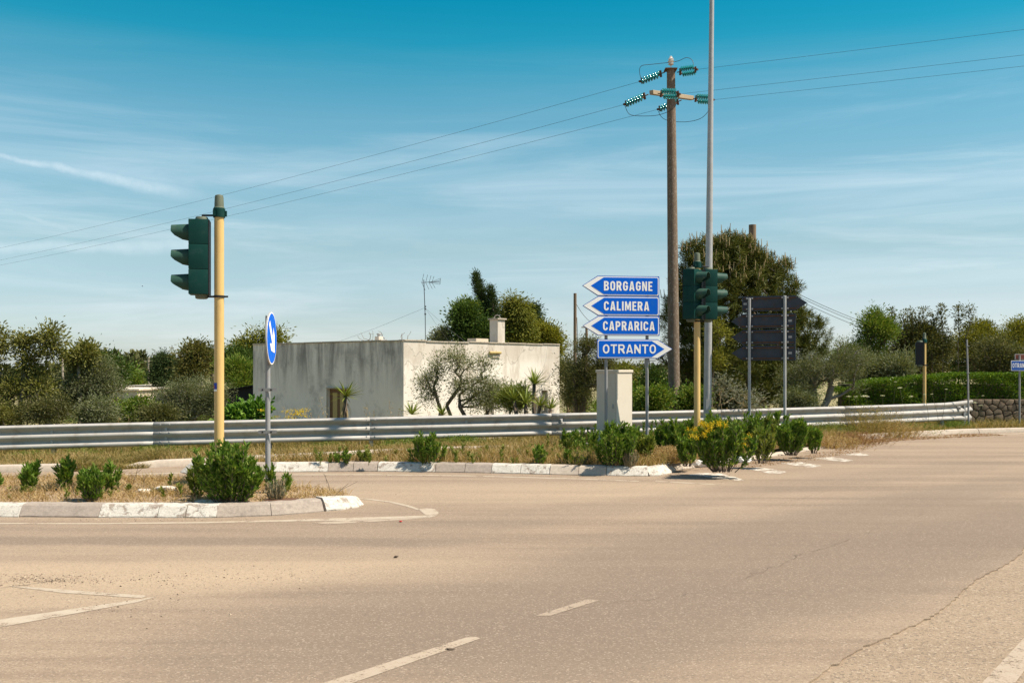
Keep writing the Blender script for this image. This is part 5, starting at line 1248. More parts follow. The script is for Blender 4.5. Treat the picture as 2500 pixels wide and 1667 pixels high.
tree('shrub', 'brownish bush beside the right end of the white wall', 'shrub', b, [stem_to(b, 1390, 930, Y)], [lob(1368, 875, 1430, 1000, Y)], 120, 'brownolive', 60, .12, .04, .22, .08)
Y = 48; b = gpt(1490, Y)
tree('leafy_tree', 'low yellowish trees seen under the blue OTRANTO arrow', 'tree', b, [stem_to(b, 1490, 930, Y)], [lob(1450, 878, 1530, 960, Y), lob(1520, 895, 1560, 960, Y)], 130, 'yellowgreen', 55, .16, .06, .28, .1)
# lattice pylon far away
pp_ = W(1580, 900, 230); pp_.z = float(zt(pp_.x, 230))
py_ = empty('lattice_pylon', pp_, 'tiny distant lattice pylon under the blue OTRANTO arrow', 'pylon')
ht = H-(868-HY)/F*230-pp_.z
mb = MB()
for sx_ in (-1, 1):
    for sy_ in (-1, 1): mb.tube([(sx_*.9, sy_*.9, 0), (sx_*.3, sy_*.3, ht)], .07, 4)
for k in range(8): mb.tube([(-.85+.07*k, -.85+.07*k, ht*k/8), (.85-.07*(k+1), -.85+.07*k, ht*(k+1)/8)], .05, 4)
for z in (.75, .9): mb.tube([(-2, 0, ht*z), (2, 0, ht*z)], .09, 4)
mb.build('frame', MT['wire'], py_)['kind'] = 'stuff'

# --- big pine
Y = 30.5; b = gpt(1790, Y)
pl = [lob(1650, 592, 1905, 830, Y), lob(1625, 640, 1760, 860, Y), lob(1780, 612, 1925, 760, Y), lob(1740, 584, 1870, 700, Y), lob(1840, 720, 1975, 910, Y), lob(1930, 760, 2028, 910, Y), lob(1870, 640, 1952, 790, Y), lob(1700, 575, 1850, 650, Y), lob(1608, 690, 1760, 980, Y, .7), lob(1680, 780, 1930, 1000, Y), lob(1660, 588, 1730, 680, Y), lob(1640, 840, 1960, 1010, Y, .8)]
pine = empty('pine_tree', tuple(b), 'big dense dark green pine with upright brown candles behind the signals', 'tree')
n = 3000; pts, d, u = sample_lobes(pl, n, 2.6)
A, B, ra, rb = skeleton([stem_to(b, 1790, 880, Y), stem_to(b, 1730, 850, Y), stem_to(b, 1860, 850, Y)], pts[:420], .17, .08)
V, T = sticks(A-b, B-b, ra, rb, 6); tri_mesh('trunk', V, T, MT['bark'], pine, sm=True)
nn = 56; C = np.repeat(pts, nn, 0); ax = unit(d*.8+np.array([0, 0, .75])+rng.normal(size=d.shape)*.25); AX = np.repeat(ax, nn, 0); m = len(C)
D = unit(AX*.55+rng.normal(size=(m, 3))*.62); P = C+AX*rng.uniform(-.10, .12, (m, 1))-b+rng.normal(size=(m, 3))*.03
V, T = leaf_geo(P, D, rng.uniform(.14, .24, m), .016, .1); tri_mesh('crown', V, T, MT['pine'], pine)
sel = np.array([i for i in np.where((d[:, 2] > .15) & (u > .70) & (pts[:, 2] > H+(HY-745)/F*Y))[0] if not np.any((np.hypot(pts[:, 0]-pts[i, 0], pts[:, 1]-pts[i, 1]) < .16) & (pts[:, 2] > pts[i, 2]+.12))]); cc = np.repeat(pts[sel], 4, 0)-b+rng.normal(size=(len(sel)*4, 3))*.09
cd = np.array([0, 0, 1.])+rng.normal(size=cc.shape)*.10
Lc = rng.uniform(.10, .28, len(cc)); V, T = sticks(cc, cc+cd*Lc[:, None], .015, .008, 4); tri_mesh('candles', V, T, MT['candle'], pine)['kind'] = 'stuff'
Y = 28.7; b = gpt(1735, Y)
tree('shrub', 'rusty orange-brown foliage at the lower right of the signal heads', 'shrub', b, [stem_to(b, 1740, 900, Y)], [lob(1725, 770, 1775, 850, Y, .5), lob(1715, 840, 1770, 920, Y, .5)], 70, 'gold', 45, .10, .02, .14, .05)
# brambles along the verge behind the guardrail
for i, (x0, y0, x1, y1, Y, m_, lb) in enumerate(((1545, 945, 1640, 1010, 23.6, 'bramble', 'bright bramble thicket left of the concrete power pole'), (1655, 945, 1725, 1010, 24.0, 'bramble', 'bramble thicket between power pole and lamp post'), (1490, 950, 1560, 1010, 24.5, 'hedge', 'dark green bush behind the cream cabinet'), (1560, 900, 1640, 985, 27.5, 'dark', 'dark green bush below the right end of the OTRANTO arrow'))):
    b = gpt((x0+x1)/2, Y); tree('bramble', lb, 'shrub', b, [stem_to(b, (x0+x1)/2, y1-25, Y)], [lob(x0, y0, x1, y1+15, Y), lob(x0+20, y0-8, x1-15, y1, Y)], 130, m_, 58, .07, .04, .13, .03, up=.2)
Y = 23.4; b = gpt(1755, Y)
tree('dead_brambles', 'tangle of pale dry stems at the foot of the pine', 'shrub', b, [stem_to(b, 1760, 960, Y), stem_to(b, 1740, 930, Y)], [lob(1735, 900, 1800, 1000, Y), lob(1770, 950, 1890, 1010, Y)], 130, 'greytuft', 10, .10, .018, .12, .02, 'drystem', bias=1.8)
# olives right of the pine
Y = 28.5; b = gpt(1990, Y)
tree('olive_tree', 'broad grey olive right of the backs of the arrow signs', 'tree', b, [stem_to(b, 1985, 950, Y), stem_to(b, 2030, 940, Y)], [lob(1900, 880, 2010, 1000, Y), lob(1950, 850, 2080, 960, Y), lob(2030, 830, 2120, 950, Y)], 430, 'olive', 72, .060, .016, .15, .12, 'greybark', up=.3)
Y = 25.4; b = gpt(1945, Y)
tree('shrub', 'low grey-green shrub at the foot of the broad olive', 'shrub', b, [stem_to(b, 1945, 985, Y)], [lob(1895, 955, 2000, 1015, Y, .6)], 150, 'olive', 60, .05, .02, .12, .03)
rows = [('shrub_tree', 'light green leafy tree at the left of the right-hand tree row', 2130, 34, [(2080, 775, 2190, 900), (2110, 760, 2170, 830), (2050, 820, 2130, 930)], 'bramble', 300, .4),
        ('shrub_tree', 'brownish tree with feathery shoots in the middle of the right-hand row', 2250, 35, [(2170, 800, 2330, 930), (2190, 785, 2300, 870)], 'brownolive', 380, .4),
        ('shrub_tree', 'golden-topped tree at the right end of the right-hand row', 2420, 36, [(2320, 790, 2460, 880), (2370, 772, 2430, 840), (2430, 775, 2560, 880)], 'gold', 340, .3),
        ('shrub_tree', 'grey-brown bushy tree below the golden-topped tree', 2420, 34, [(2320, 830, 2560, 940)], 'brownolive', 300, .3),
        ('olive_tree', 'dull olive tree filling the lower middle of the right-hand row', 2170, 32, [(2090, 850, 2250, 950), (2060, 870, 2140, 950)], 'olive', 330, .3)]
for nm, lb, px, Y, ls, m_, n, u_ in rows:
    b = gpt(px, Y); tree(nm, lb, 'tree', b, [stem_to(b, px, 900, Y), stem_to(b, px-40, 900, Y)], [lob(*l, Y) for l in ls], n, m_, 68, .085, .030, .17, .12, 'bark', up=u_)
for nm, lb, px, Y, ls, m_, n in (('shrub_tree', 'dense dark tree filling the back of the right-hand row, behind the far signal', 2270, 38, [(2190, 800, 2340, 940), (2150, 830, 2260, 940)], 'brownolive', 320), ('shrub_tree', 'dark bushy tree behind the golden-topped tree, at the back of the right-hand row', 2440, 39, [(2330, 800, 2520, 940)], 'dark', 280), ('shrub_tree', 'dull green bush behind the left end of the clipped hedge', 2120, 36, [(2040, 840, 2180, 950)], 'bramble', 240)):
    b = gpt(px, Y); tree(nm, lb, 'tree', b, [stem_to(b, px, 900, Y)], [lob(*l, Y) for l in ls], n, m_, 62, .10, .036, .20, .12, 'bark', up=.3)
# feathery upright shoots above the row
Y = 34.6
for i, (px, yt_, w) in enumerate(((2178, 757, 20), (2207, 768, 18), (2225, 760, 15), (2252, 758, 17), (2278, 772, 15), (2300, 748, 20), (2341, 752, 14), (2370, 750, 16))):
    b = gpt(px, Y); e = np.array(W(px, yt_, Y)); s0 = np.array(W(px-6, yt_+95, Y))
    ns = 9; gs = []; s0[0] += rng.normal()*.15; stem = [s0+(e-s0)*t+rng.normal(size=3)*np.array([.03, .03, 0]) for t in np.linspace(0, 1, 10)]
    cen = np.array(stem[4:]); mm = 60; C = np.repeat(cen, mm, 0); off = rng.normal(size=C.shape)*np.array([.075, .075, .05])*np.repeat(rng.uniform(.5, 1.3, (len(cen), 1)), mm, 0)
    V, T = leaf_geo(C+off-b, off+np.array([0, 0, .05])+rng.normal(size=C.shape)*.02, .10, .03)
    o = empty('feathery_sapling', tuple(b), f'feathery upright shoot above the right-hand trees, {["first","second","third","fourth","fifth","sixth","seventh","eighth"][i]} from the left', 'sapling', 'feathery shoots above the tree row')
    tri_mesh('foliage', V, T, MT['brownolive'], o)
    full = np.array([b]+stem); V, T = sticks(full[:-1]-b, full[1:]-b, .018, .012, 5); tri_mesh('stem', V, T, MT['bark'], o)

# --- clipped hedge over the stone wall
hx0, hx1, hy0, hy1 = W(2055, 1000, 29.9).x, 21.5, 29.75, 31.2
hd = empty('hedge', ((hx0+hx1)/2, 30.4, 0), 'long clipped dark green hedge above the stone wall at right', 'hedge'); hb = np.array(hd.location)
m = 90000; P = rng.random((m, 3))*np.array([hx1-hx0, hy1-hy0, 1])
face = rng.random(m); topz = 1.50+.02*np.sin(P[:, 0]*2.1)+.015*np.sin(P[:, 0]*5.3+1)+.02*np.sin(P[:, 0]*9+P[:, 1]*7); topz = topz*(1-.30*np.exp(-P[:, 0]/1.2))+.10*(P[:, 0]/8)
P[:, 2] = P[:, 2]*(topz-.1)+.1
fr = face < .52; P[fr, 1] = np.abs(rng.normal(size=fr.sum()))*.10+.06*np.sin(P[fr, 0]*3.7+P[fr, 2]*5)
tpm = (face >= .52) & (face < .85); P[tpm, 2] = topz[tpm]-np.abs(rng.normal(size=tpm.sum()))*.07
nrm = np.zeros((m, 3)); nrm[fr, 1] = -1; nrm[tpm, 2] = 1
P[:, 0] += hx0; P[:, 1] += hy0
V, T = leaf_geo(P-hb, nrm*.6+rng.normal(size=(m, 3))*.6+np.array([0, 0, .3]), rng.uniform(.04, .075, m), .034); tri_mesh('foliage', V, T, MT['hedge'], hd)
MB().box((0, .12, .62), (hx1-hx0-.5, 1.0, 1.22)).build('inner_core', MT['bark'], hd)  # solid brown box added inside the hedge to block gaps between leaves

# --- yuccas: every leaf a part
def leaf_mesh(L, w, droop):
    me = bpy.data.meshes.new('leaf'); vv = []; ff = []
    for i, t in enumerate((0, .3, .65, 1)):
        ww = w*(.7, 1, .75, .02)[i]; x = L*t; z = -droop*L*t*t
        vv += [(x, -ww/2, z+ww*.22), (x, 0, z), (x, ww/2, z+ww*.22)]
    for i in range(3): a = i*3; ff += [(a, a+1, a+4, a+3), (a+1, a+2, a+5, a+4)]
    me.from_pydata(vv, [], ff); me.update(); return me
LM = [leaf_mesh(1, .085, dr) for dr in (.02, .10, .22)]; LD = leaf_mesh(1, .08, .5)
for q in LM: q.materials.append(MT['yucca'])
LD.materials.append(MT['yuccadry'])
def yucca(px, yc, Y, R, label, n=46, heads=None, dead=0, trunk=True):
    """px,yc = centre of the rosette in the photo; R = leaf length"""
    b = gpt(px, Y); o = empty('yucca', tuple(b), label, 'plant'); b = Vector(b)
    for hx_, hy_, rr_, nn_ in (heads or [(px, yc, R, n)]):
        c = W(hx_, hy_, Y)-b
        if trunk: MB().tube([(0, 0, -.1), (c.x*.6, 0, c.z*.5), c], [.08, .07, .055], 8).build('trunk', MT['bark'], o, sm=True)
        for k in range(nn_):
            el = math.radians(random.triangular(-25, 88, 42)); az_ = random.uniform(0, 2*math.pi)
            l = link('leaf', LM[random.choice((0, 0, 1, 2))], o, loc=c); l.rotation_euler = (0, -el, az_); l.scale = (rr_*random.uniform(.75, 1.1),)*3
        for k in range(dead):
            l = link('dead_leaf', LD, o, loc=c-Vector((0, 0, .05+.35*random.random()))); l.rotation_euler = (0, math.radians(random.uniform(30, 75)), random.uniform(0, 6.28)); l.scale = (rr_*.8,)*3
yucca(843, 968, 31, .62, 'yucca with dry skirt of leaves in front of the grey wall door', 44, dead=26)
yucca(1304, 938, 31, .62, 'tall dark yucca with starry crown before the right end of the white wall', 46, dead=8)
yucca(1290, 985, 30, .46, 'dense yucca clump below the tall starry yucca', 30, heads=[(1255, 978, .55, 34), (1283, 985, .62, 40), (1318, 992, .52, 34), (1345, 998, .48, 26)])
yucca(1005, 1012, 29, .50, 'low yucca by the corner of the grey and white walls', 28, trunk=False); yucca(1080, 1014, 29, .42, 'low yucca tuft left of the open olive trunk', 30, trunk=False)
yucca(1965, 852, 31, .50, 'yucca crown sticking out at the lower right edge of the pine', 44, heads=[(1965, 852, .52, 40), (2000, 862, .42, 22), (1935, 848, .42, 20)])
yucca(1870, 1005, 25.2, .30, 'small yucca tuft among weeds behind the arrow sign posts', 20, trunk=False)
Y = 31.5; b = gpt(1245, Y)
tree('shrub', 'narrow-leaved olive-green shrub left of the yucca clump', 'shrub', b, [stem_to(b, 1245, 980, Y)], [lob(1222, 935, 1290, 1015, Y)], 120, 'inula2', 50, .14, .022, .16, .03, up=.8)

# ------------------------------------------------------------------ island shrubs
def shrub(label, x0, y0, x1, yb, mat='inula', nst=16, z=.125, L=.085, Wd=.023, flowers=0, name='roadside_shrub', dens=300, spread=.55, cat='shrub', group='island shrubs', leaf_from=.06):
    c = G((x0+x1)/2, yb, z); k = c.y/F; wdt = (x1-x0)*k; h = (yb-y0)*k
    o = empty(name, c, label, cat, group)
    gl, gst, gf = [], [], []
    for s in range(nst):
        a = rng.uniform(0, 2*math.pi); q = math.sqrt(rng.random())*rng.choice((.8, 1, 1.15)); hh = h*rng.uniform(.48, 1.05)*(1-.12*q*q); rad = wdt*.5*q
        p0 = np.array([math.cos(a)*rad*.35, math.sin(a)*rad*.30, -.02]); p1 = np.array([math.cos(a)*rad*.95, math.sin(a)*rad*.8, hh])
        mid_ = (p0+p1)/2+np.array([math.cos(a)*rad*.22, math.sin(a)*rad*.2, 0])
        ts_ = np.linspace(0, 1, 7)[:, None]; pl_ = (1-ts_)**2*p0+2*ts_*(1-ts_)*mid_+ts_**2*p1
        gst.append(sticks(pl_[:-1], pl_[1:], .007, .004, 4))
        nside = 4; brs = [(pl_, 1.0)]
        for _ in range(nside):
            t0 = rng.uniform(.35, .75); s0 = (1-t0)**2*p0+2*t0*(1-t0)*mid_+t0**2*p1; an_ = rng.uniform(0, 6.28); ln = hh*rng.uniform(.18, .36)
            e = s0+np.array([math.cos(an_)*ln*.38, math.sin(an_)*ln*.38, ln*.95]); e[2] = min(e[2], h*1.04); qq = s0+(e-s0)*np.linspace(0, 1, 5)[:, None]
            gst.append(sticks(qq[:-1], qq[1:], .004, .003, 4)); brs.append((qq, .5))
        for pl2, f in brs:
            m_ = max(8, int(dens*f*hh/2.9)); tt = rng.uniform(leaf_from if f == 1 else .1, 1, m_)**.8*(len(pl2)-1); i0 = np.minimum(tt.astype(int), len(pl2)-2); fr_ = (tt-i0)[:, None]
            P_ = pl2[i0]*(1-fr_)+pl2[i0+1]*fr_; ax_ = unit(pl2[i0+1]-pl2[i0]); rd = unit(rng.normal(size=(m_, 3))); rd -= ax_*(rd*ax_).sum(1, keepdims=True)
            gl.append(leaf_geo(P_, ax_*.85+rd*.65, L*rng.uniform(.6, 1.25, m_), Wd*rng.uniform(.8, 1.3, m_), .3, up=ax_))
        if flowers and rng.random() < flowers:
            for _ in range(3):
                fc = p1+rng.normal(size=3)*np.array([.05, .05, .04]); P_ = fc+rng.normal(size=(40, 3))*.022; gf.append(leaf_geo(P_, rng.normal(size=(40, 3))+np.array([0, 0, .6]), .022, .016))
    V, T = cat_geo(gl); tri_mesh('foliage', V, T, MT[mat], o); V, T = cat_geo(gst); tri_mesh('stems', V, T, MT['drystem' if mat == 'greytuft' else 'bark'], o)['kind'] = 'stuff'
    if gf: V, T = cat_geo(gf); tri_mesh('flowers', V, T, MT['flower'], o)['kind'] = 'stuff'
    return o
shrub('large bushy green shrub hiding the foot of the tall yellow signal pole', 478, 1082, 648, 1226, nst=46, dens=420)
shrub('small leafy sprig at the left foot of the largest near-island shrub', 452, 1145, 500, 1215, nst=9, mat='inula2')
shrub('two-shoot green plant right of the round blue sign post', 650, 1140, 680, 1205, nst=5); shrub('short upright green shoot right of the round blue sign post, outermost one', 695, 1150, 722, 1200, nst=4, dens=420)
shrub('grey feathery tuft at the foot of the round blue sign post', 645, 1170, 705, 1222, mat='greytuft', nst=26, L=.045, Wd=.006, dens=200, name='grey_tuft', cat='plant')
shrub('compact green shrub nearest the left edge of the near island', 42, 1130, 112, 1200, nst=16); shrub('tall thin green shrub second from left on the near island', 135, 1118, 182, 1200, nst=9, dens=320)
shrub('wide dark green shrub third from left, right at the near kerb', 188, 1140, 262, 1224, nst=22); shrub('tall leafy shoots just right of the third near-island shrub', 245, 1128, 278, 1205, nst=6)
shrub('single thin sprig right of the shrubs on the near island', 277, 1140, 292, 1195, nst=2); shrub('cut-off green shrub at the extreme left edge of the near island', -22, 1150, 8, 1205, nst=6)
for i, (a, y0_, c_, yb_, lb) in enumerate(((402, 1158, 420, 1190, 'small lone seedling left of the large near-island shrub'), (384, 1184, 396, 1208, 'tiny seedling beside the pale stones'), (310, 1184, 326, 1204, 'tiny seedling in dry grass left of the pale stones'), (428, 1178, 440, 1200, 'tiny seedling right of the pale stones'))):
    shrub(lb, a, y0_, c_, yb_, nst=2, mat='inula2', L=.05, dens=260, name='seedling', cat='seedling')
# far island
shrub('small green shrub leftmost on the far island', 812, 1100, 862, 1133, nst=10, L=.055); shrub('tiny low shrub second from left on the far island', 870, 1106, 902, 1130, nst=6, mat='inula2')
shrub('tall leafy green shrub in the middle of the far island kerb', 1000, 1058, 1088, 1133, nst=18); shrub('bright green forked shrub left of the cabinet on the far island', 1298, 1084, 1345, 1135, nst=9, dens=260)
shrub('dark low shrub left of the cream cabinet foot', 1368, 1045, 1412, 1110, nst=12); shrub('large green shrub in front of the cream cabinet', 1435, 1038, 1562, 1140, nst=40, dens=360)
shrub('olive-green weedy shrub at the left foot of the sign shrubs', 1360, 1100, 1450, 1138, nst=22, mat='inula2', L=.04, Wd=.01); shrub('small bright shrub at the kerb left of the sign shrubs', 1372, 1100, 1402, 1136, nst=7)
shrub('grey-green feathery tuft at the kerb below the sign post', 1512, 1100, 1562, 1142, mat='greytuft', nst=30, L=.04, Wd=.006, dens=220, name='grey_tuft', cat='plant')
shrub('green shrub between the sign post and the yellow signal pole', 1590, 1022, 1682, 1118, nst=30, dens=340); shrub('dull green shrub at the right foot of the blue sign post', 1548, 1060, 1602, 1130, nst=16, mat='inula2')
shrub('big yellow-flowered shrub in front of the yellow signal pole', 1688, 1022, 1842, 1148, nst=54, dens=280, flowers=.3, mat='inula'); shrub('tall dark shoots behind the yellow-flowered shrub', 1715, 1000, 1770, 1105, nst=12)
shrub('green shrub behind the yellow-flowered shrub, beneath the arrow sign backs', 1800, 1012, 1880, 1108, nst=24); shrub('dense green shrub at the right end of the far island', 1885, 1025, 1975, 1108, nst=34, dens=360)
shrub('ragged green shrub touching the left side of the yellow-flowered shrub', 1640, 1060, 1715, 1135, nst=16, dens=260); shrub('ragged olive shrub touching the right side of the yellow-flowered shrub', 1820, 1050, 1895, 1128, nst=18, dens=260, mat='inula2')
shrub('dark small shrub at the outermost right end of the far island', 1968, 1045, 2003, 1104, nst=12); shrub('shrub with yellow flowers left of the yellow signal pole foot', 1662, 1035, 1702, 1112, nst=12, flowers=.5, mat='inula2')
shrub('green shrub filling the gap behind the sign post and left of the lamp post', 1640, 1018, 1730, 1092, nst=24, dens=340); shrub('leafy shrub right behind the cream cabinet shrubs', 1500, 1045, 1600, 1112, nst=24, dens=340)
shrub('green shrub between the two arrow sign posts', 1830, 1008, 1930, 1088, nst=26, dens=340); shrub('pale green shrub just behind the right end of the far island', 1930, 1022, 2000, 1082, nst=18, mat='inula2')
shrub('olive-green shrub under the right arrow sign post', 1850, 1020, 1905, 1100, nst=20, mat='inula2')

def shoots(name, label, pxpoly, n, h0, h1, mat, L=.07, Wd=.018):
    poly = [tuple(G(x, y, .125)[:2]) for x, y in pxpoly]; a = np.array(poly); lo, hi = a.min(0), a.max(0); gl = []; k = 0
    while k < n:
        p = lo+rng.random(2)*(hi-lo); c = False
        for i in range(len(poly)):
            (xa, ya), (xb, yb) = poly[i], poly[(i+1) % len(poly)]
            if (ya > p[1]) != (yb > p[1]) and p[0] < (xb-xa)*(p[1]-ya)/(yb-ya)+xa: c = not c
        if not c: continue
        k += 1; h = rng.uniform(h0, h1); b0 = np.array([p[0], p[1], .12]); e = b0+np.array([rng.normal()*.1*h, rng.normal()*.1*h, h]); m = int(70*h/.3)
        t = rng.uniform(.1, 1, (m, 1)); rd = unit(rng.normal(size=(m, 3))*np.array([1, 1, .3])); gl.append(leaf_geo(b0+(e-b0)*t, rd*.7+np.array([0, 0, .8]), L*rng.uniform(.6, 1.2, m), Wd, .3)); gl.append(sticks(b0[None], e[None], .005, .003, 4))
    V, T = cat_geo(gl); return tag(tri_mesh(name, V, T, MT[mat]), label, 'weeds', kind='stuff')
shoots('low_weeds', 'loose low green weeds filling the ground between the sign shrubs', [(1400, 1120), (1560, 1130), (1690, 1110), (1990, 1090), (2010, 1075), (1700, 1075), (1420, 1085)], 230, .12, .48, 'inula')
shoots('low_weeds', 'loose olive-green weeds among the far island shrubs', [(1300, 1125), (1600, 1125), (1990, 1095), (2000, 1080), (1400, 1090)], 160, .10, .40, 'inula2')
shoots('low_weeds', 'small scattered green weeds along the middle of the far island', [(700, 1135), (1300, 1135), (1300, 1108), (800, 1118)], 60, .06, .24, 'inula2')
shoots('low_weeds', 'small scattered green weeds on the near island', [(0, 1222), (700, 1222), (700, 1195), (0, 1190)], 30, .05, .16, 'inula2', L=.05)
# ------------------------------------------------------------------ grasses (uncountable)
def inside(P, poly):
    x, y = P[:, 0], P[:, 1]; c = np.zeros(len(P), bool); n = len(poly)
    for i in range(n):
        x0, y0 = poly[i]; x1, y1 = poly[(i+1) % n]
        k = ((y0 > y) != (y1 > y)); c ^= k & (x < (x1-x0)*(y-y0)/(y1-y0+1e-12)+x0)
    return c
def noise2(x, y, s=1.0): return .5+.25*np.sin(x*2.3*s+1.3*np.sin(y*1.7*s))+.25*np.sin(y*3.1*s+1.7*np.sin(x*1.1*s+2))
def grass(name, label, P, z, h0, h1, mat, wd=.006, lean=.45, droop=(.1, .6), kind='stuff'):
    m = len(P); n = noise2(P[:, 0], P[:, 1], 1.3)
    L = rng.uniform(h0, h1, m)*(.45+.8*n); D = np.array([0, 0, 1.])+rng.normal(size=(m, 3))*lean*np.array([1, 1, .2])
    V, T = blade_geo(np.column_stack([P, z]), D, L, wd*rng.uniform(.6, 1.4, m), rng.uniform(*droop, m))
    return tag(tri_mesh(name, V, T, MT[mat]), label, 'grass', kind=kind)
def scatter(poly, n, shrink=0):
    a = np.array(poly); lo, hi = a.min(0), a.max(0); P = lo+rng.random((n*3, 2))*(hi-lo); P = P[inside(P, poly)]
    return P[:n]
def shrinkp(poly, k):
    a = np.array(poly); c = a.mean(0); return [tuple(c+(p-c)*k) for p in a]
P = scatter([(p[0], p[1]+.12 if p[1] < 12.3 else p[1]) for p in polyA], 52000); P = P[(P[:, 0] > -9) & (rng.random(len(P)) < .35+.65*noise2(P[:, 0], P[:, 1], 2.2))]
grass('dry_island_grass', 'straw-coloured dry grass on the near island', P, np.full(len(P), .125), .05, .20, 'dry', .006, .7)
P = scatter([(p[0], p[1]+(.1 if p[1] < 17 else 0)) for p in polyB], 60000); P = P[rng.random(len(P)) < .25+.8*noise2(P[:, 0], P[:, 1], 1.8)]
grass('dry_island_grass', 'taller straw-coloured dry grass on the far island', P, np.full(len(P), .125), .08, .32, 'dry', .007, .5)
P = scatter(polyB, 16000); grass('green_island_weeds', 'half-green weeds scattered over the far island', P, np.full(len(P), .125), .10, .36, 'drygreen', .009, .4)
# strip between island and outer kerb
x = rng.uniform(-4.8, 1.2, 9000); y = kerb_y(x)-rng.random(9000)**1.5*.9; grass('lane_edge_grass', 'dry grass creeping over the narrow lane behind the far island', np.column_stack([x, y]), np.full(9000, OZ), .04, .14, 'dry', .006, .7)
# verge between kerb and guardrail and a little beyond
m = 60000; x = rng.uniform(-19, 14.5, m); t = rng.random(m); g_ = guard_y(x); y = kerb_y(x)+.2+t*(g_-kerb_y(x)+1.2)
gap = (x > -8.0)&(x < -5.8)
grass('verge_grass', 'tall half-dry grass along the verge under the guardrail', np.column_stack([x, y]), zt(x, y), .08, .27, 'drygreen', .008, .35, (.1, .6))
m = 22000; x = rng.uniform(-19, 14.5, m); y = kerb_y(x)+.2+rng.random(m)*1.6; grass('verge_grass', 'straw-coloured grass mixed into the verge under the guardrail', np.column_stack([x, y]), zt(x, y), .08, .25, 'dry', .007, .4)
m = 9000; x = rng.uniform(-7.3, -6.2, m); y = kerb_y(x)+rng.uniform(-.1, .9, m); grass('verge_grass', 'brown dry weeds filling the gap in the verge kerb', np.column_stack([x, y]), np.maximum(zt(x, y), 0), .08, .30, 'drygreen', .007, .5)
# field grass behind the guardrail
m = 70000; x = rng.uniform(-22, 9, m); y = guard_y(x)+.6+rng.random(m)**1.4*14; grass('field_grass', 'dry field grass behind the guardrail', np.column_stack([x, y]), zt(x, y), .2, .75, 'drygreen', .012, .3)
m = 16000; x = rng.uniform(6, 22, m); y = np.where(x < 12.5, guard_y(x)+.3, kerb_y(x)+.3)+rng.random(m)*2.4; grass('right_verge_grass', 'dry grass in front of the hedge and stone wall', np.column_stack([x, y]), zt(x, y), .08, .42, 'drygreen', .009, .35)
# the big dry weed at the guardrail and its reddish litter
def weed(name, label, cx_, cy_, w, h, n, mat, z=None, r=.5, cat='weed'):
    b = np.array([cx_, cy_, float(zt(cx_, cy_)) if z is None else z]); o = empty(name, tuple(b), label, cat)
    q = rng.normal(size=(n, 2))*w*.25; D = np.column_stack([q*1.4/w, np.full(n, 1.0)])+rng.normal(size=(n, 3))*.28
    V, T = blade_geo(np.column_stack([q, np.zeros(n)]), D, h*rng.uniform(.35, 1.05, n), np.full(n, .007), rng.uniform(.1, .5, n)); g1 = (V, T)
    P_ = np.repeat(np.column_stack([q, np.zeros(n)]), 6, 0)+np.repeat(unit(D), 6, 0)*(h*rng.uniform(.2, .95, (n*6, 1))); g2_ = leaf_geo(P_, rng.normal(size=(n*6, 3))+np.array([0, 0, .4]), .04, .012)
    V, T = cat_geo([g1, g2_]); tri_mesh('stalks', V, T, MT[mat], o); return o
wv = G(2118, 1062, .05); weed('dry_weed', 'large straw-coloured dry weed in front of the guardrail towards its right end', wv.x, wv.y, 1.3, .85, 900, 'drygreen', .0)
wv = G(2165, 1062, .05); weed('dry_weed', 'broad low dry weed right of the large straw weed', wv.x, wv.y, 1.4, .45, 800, 'dry', .0)
wv = G(2080, 1078, .05); weed('dry_weed', 'reddish dry weed at the road edge below the guardrail', wv.x, wv.y, 1.2, .30, 600, 'reddry', .0)
wv = G(2030, 1088, .05); weed('dry_weed', 'pale dry weed beyond the right end of the far island', wv.x, wv.y, 1.0, .28, 500, 'dry', .0)
wv = G(1628, 1130, .1); weed('dry_weed', 'golden dry grass clump left of the yellow-flowered shrub', wv.x, wv.y, .75, .28, 900, 'dry', .12)
x = rng.uniform(7.5, 12.5, 4000); y = kerb_y(x)-.1-rng.random(4000)*.9; grass('road_edge_litter', 'reddish dry plant litter along the road edge at right', np.column_stack([x, y]), np.full(4000, OZ), .02, .06, 'reddry', .008, 1.5)
p_ = [(3.1, 16.9), (5.2, 18.8), (6.6, 20.5), (8.0, 22.4), (8.3, 22.3), (7.0, 20.1), (5.6, 18.3), (3.4, 16.4)]
P = scatter(p_, 3500); grass('road_edge_litter', 'brown dry litter along the right side of the far island', P, np.full(len(P), OZ), .02, .07, 'reddry', .008, 1.5)
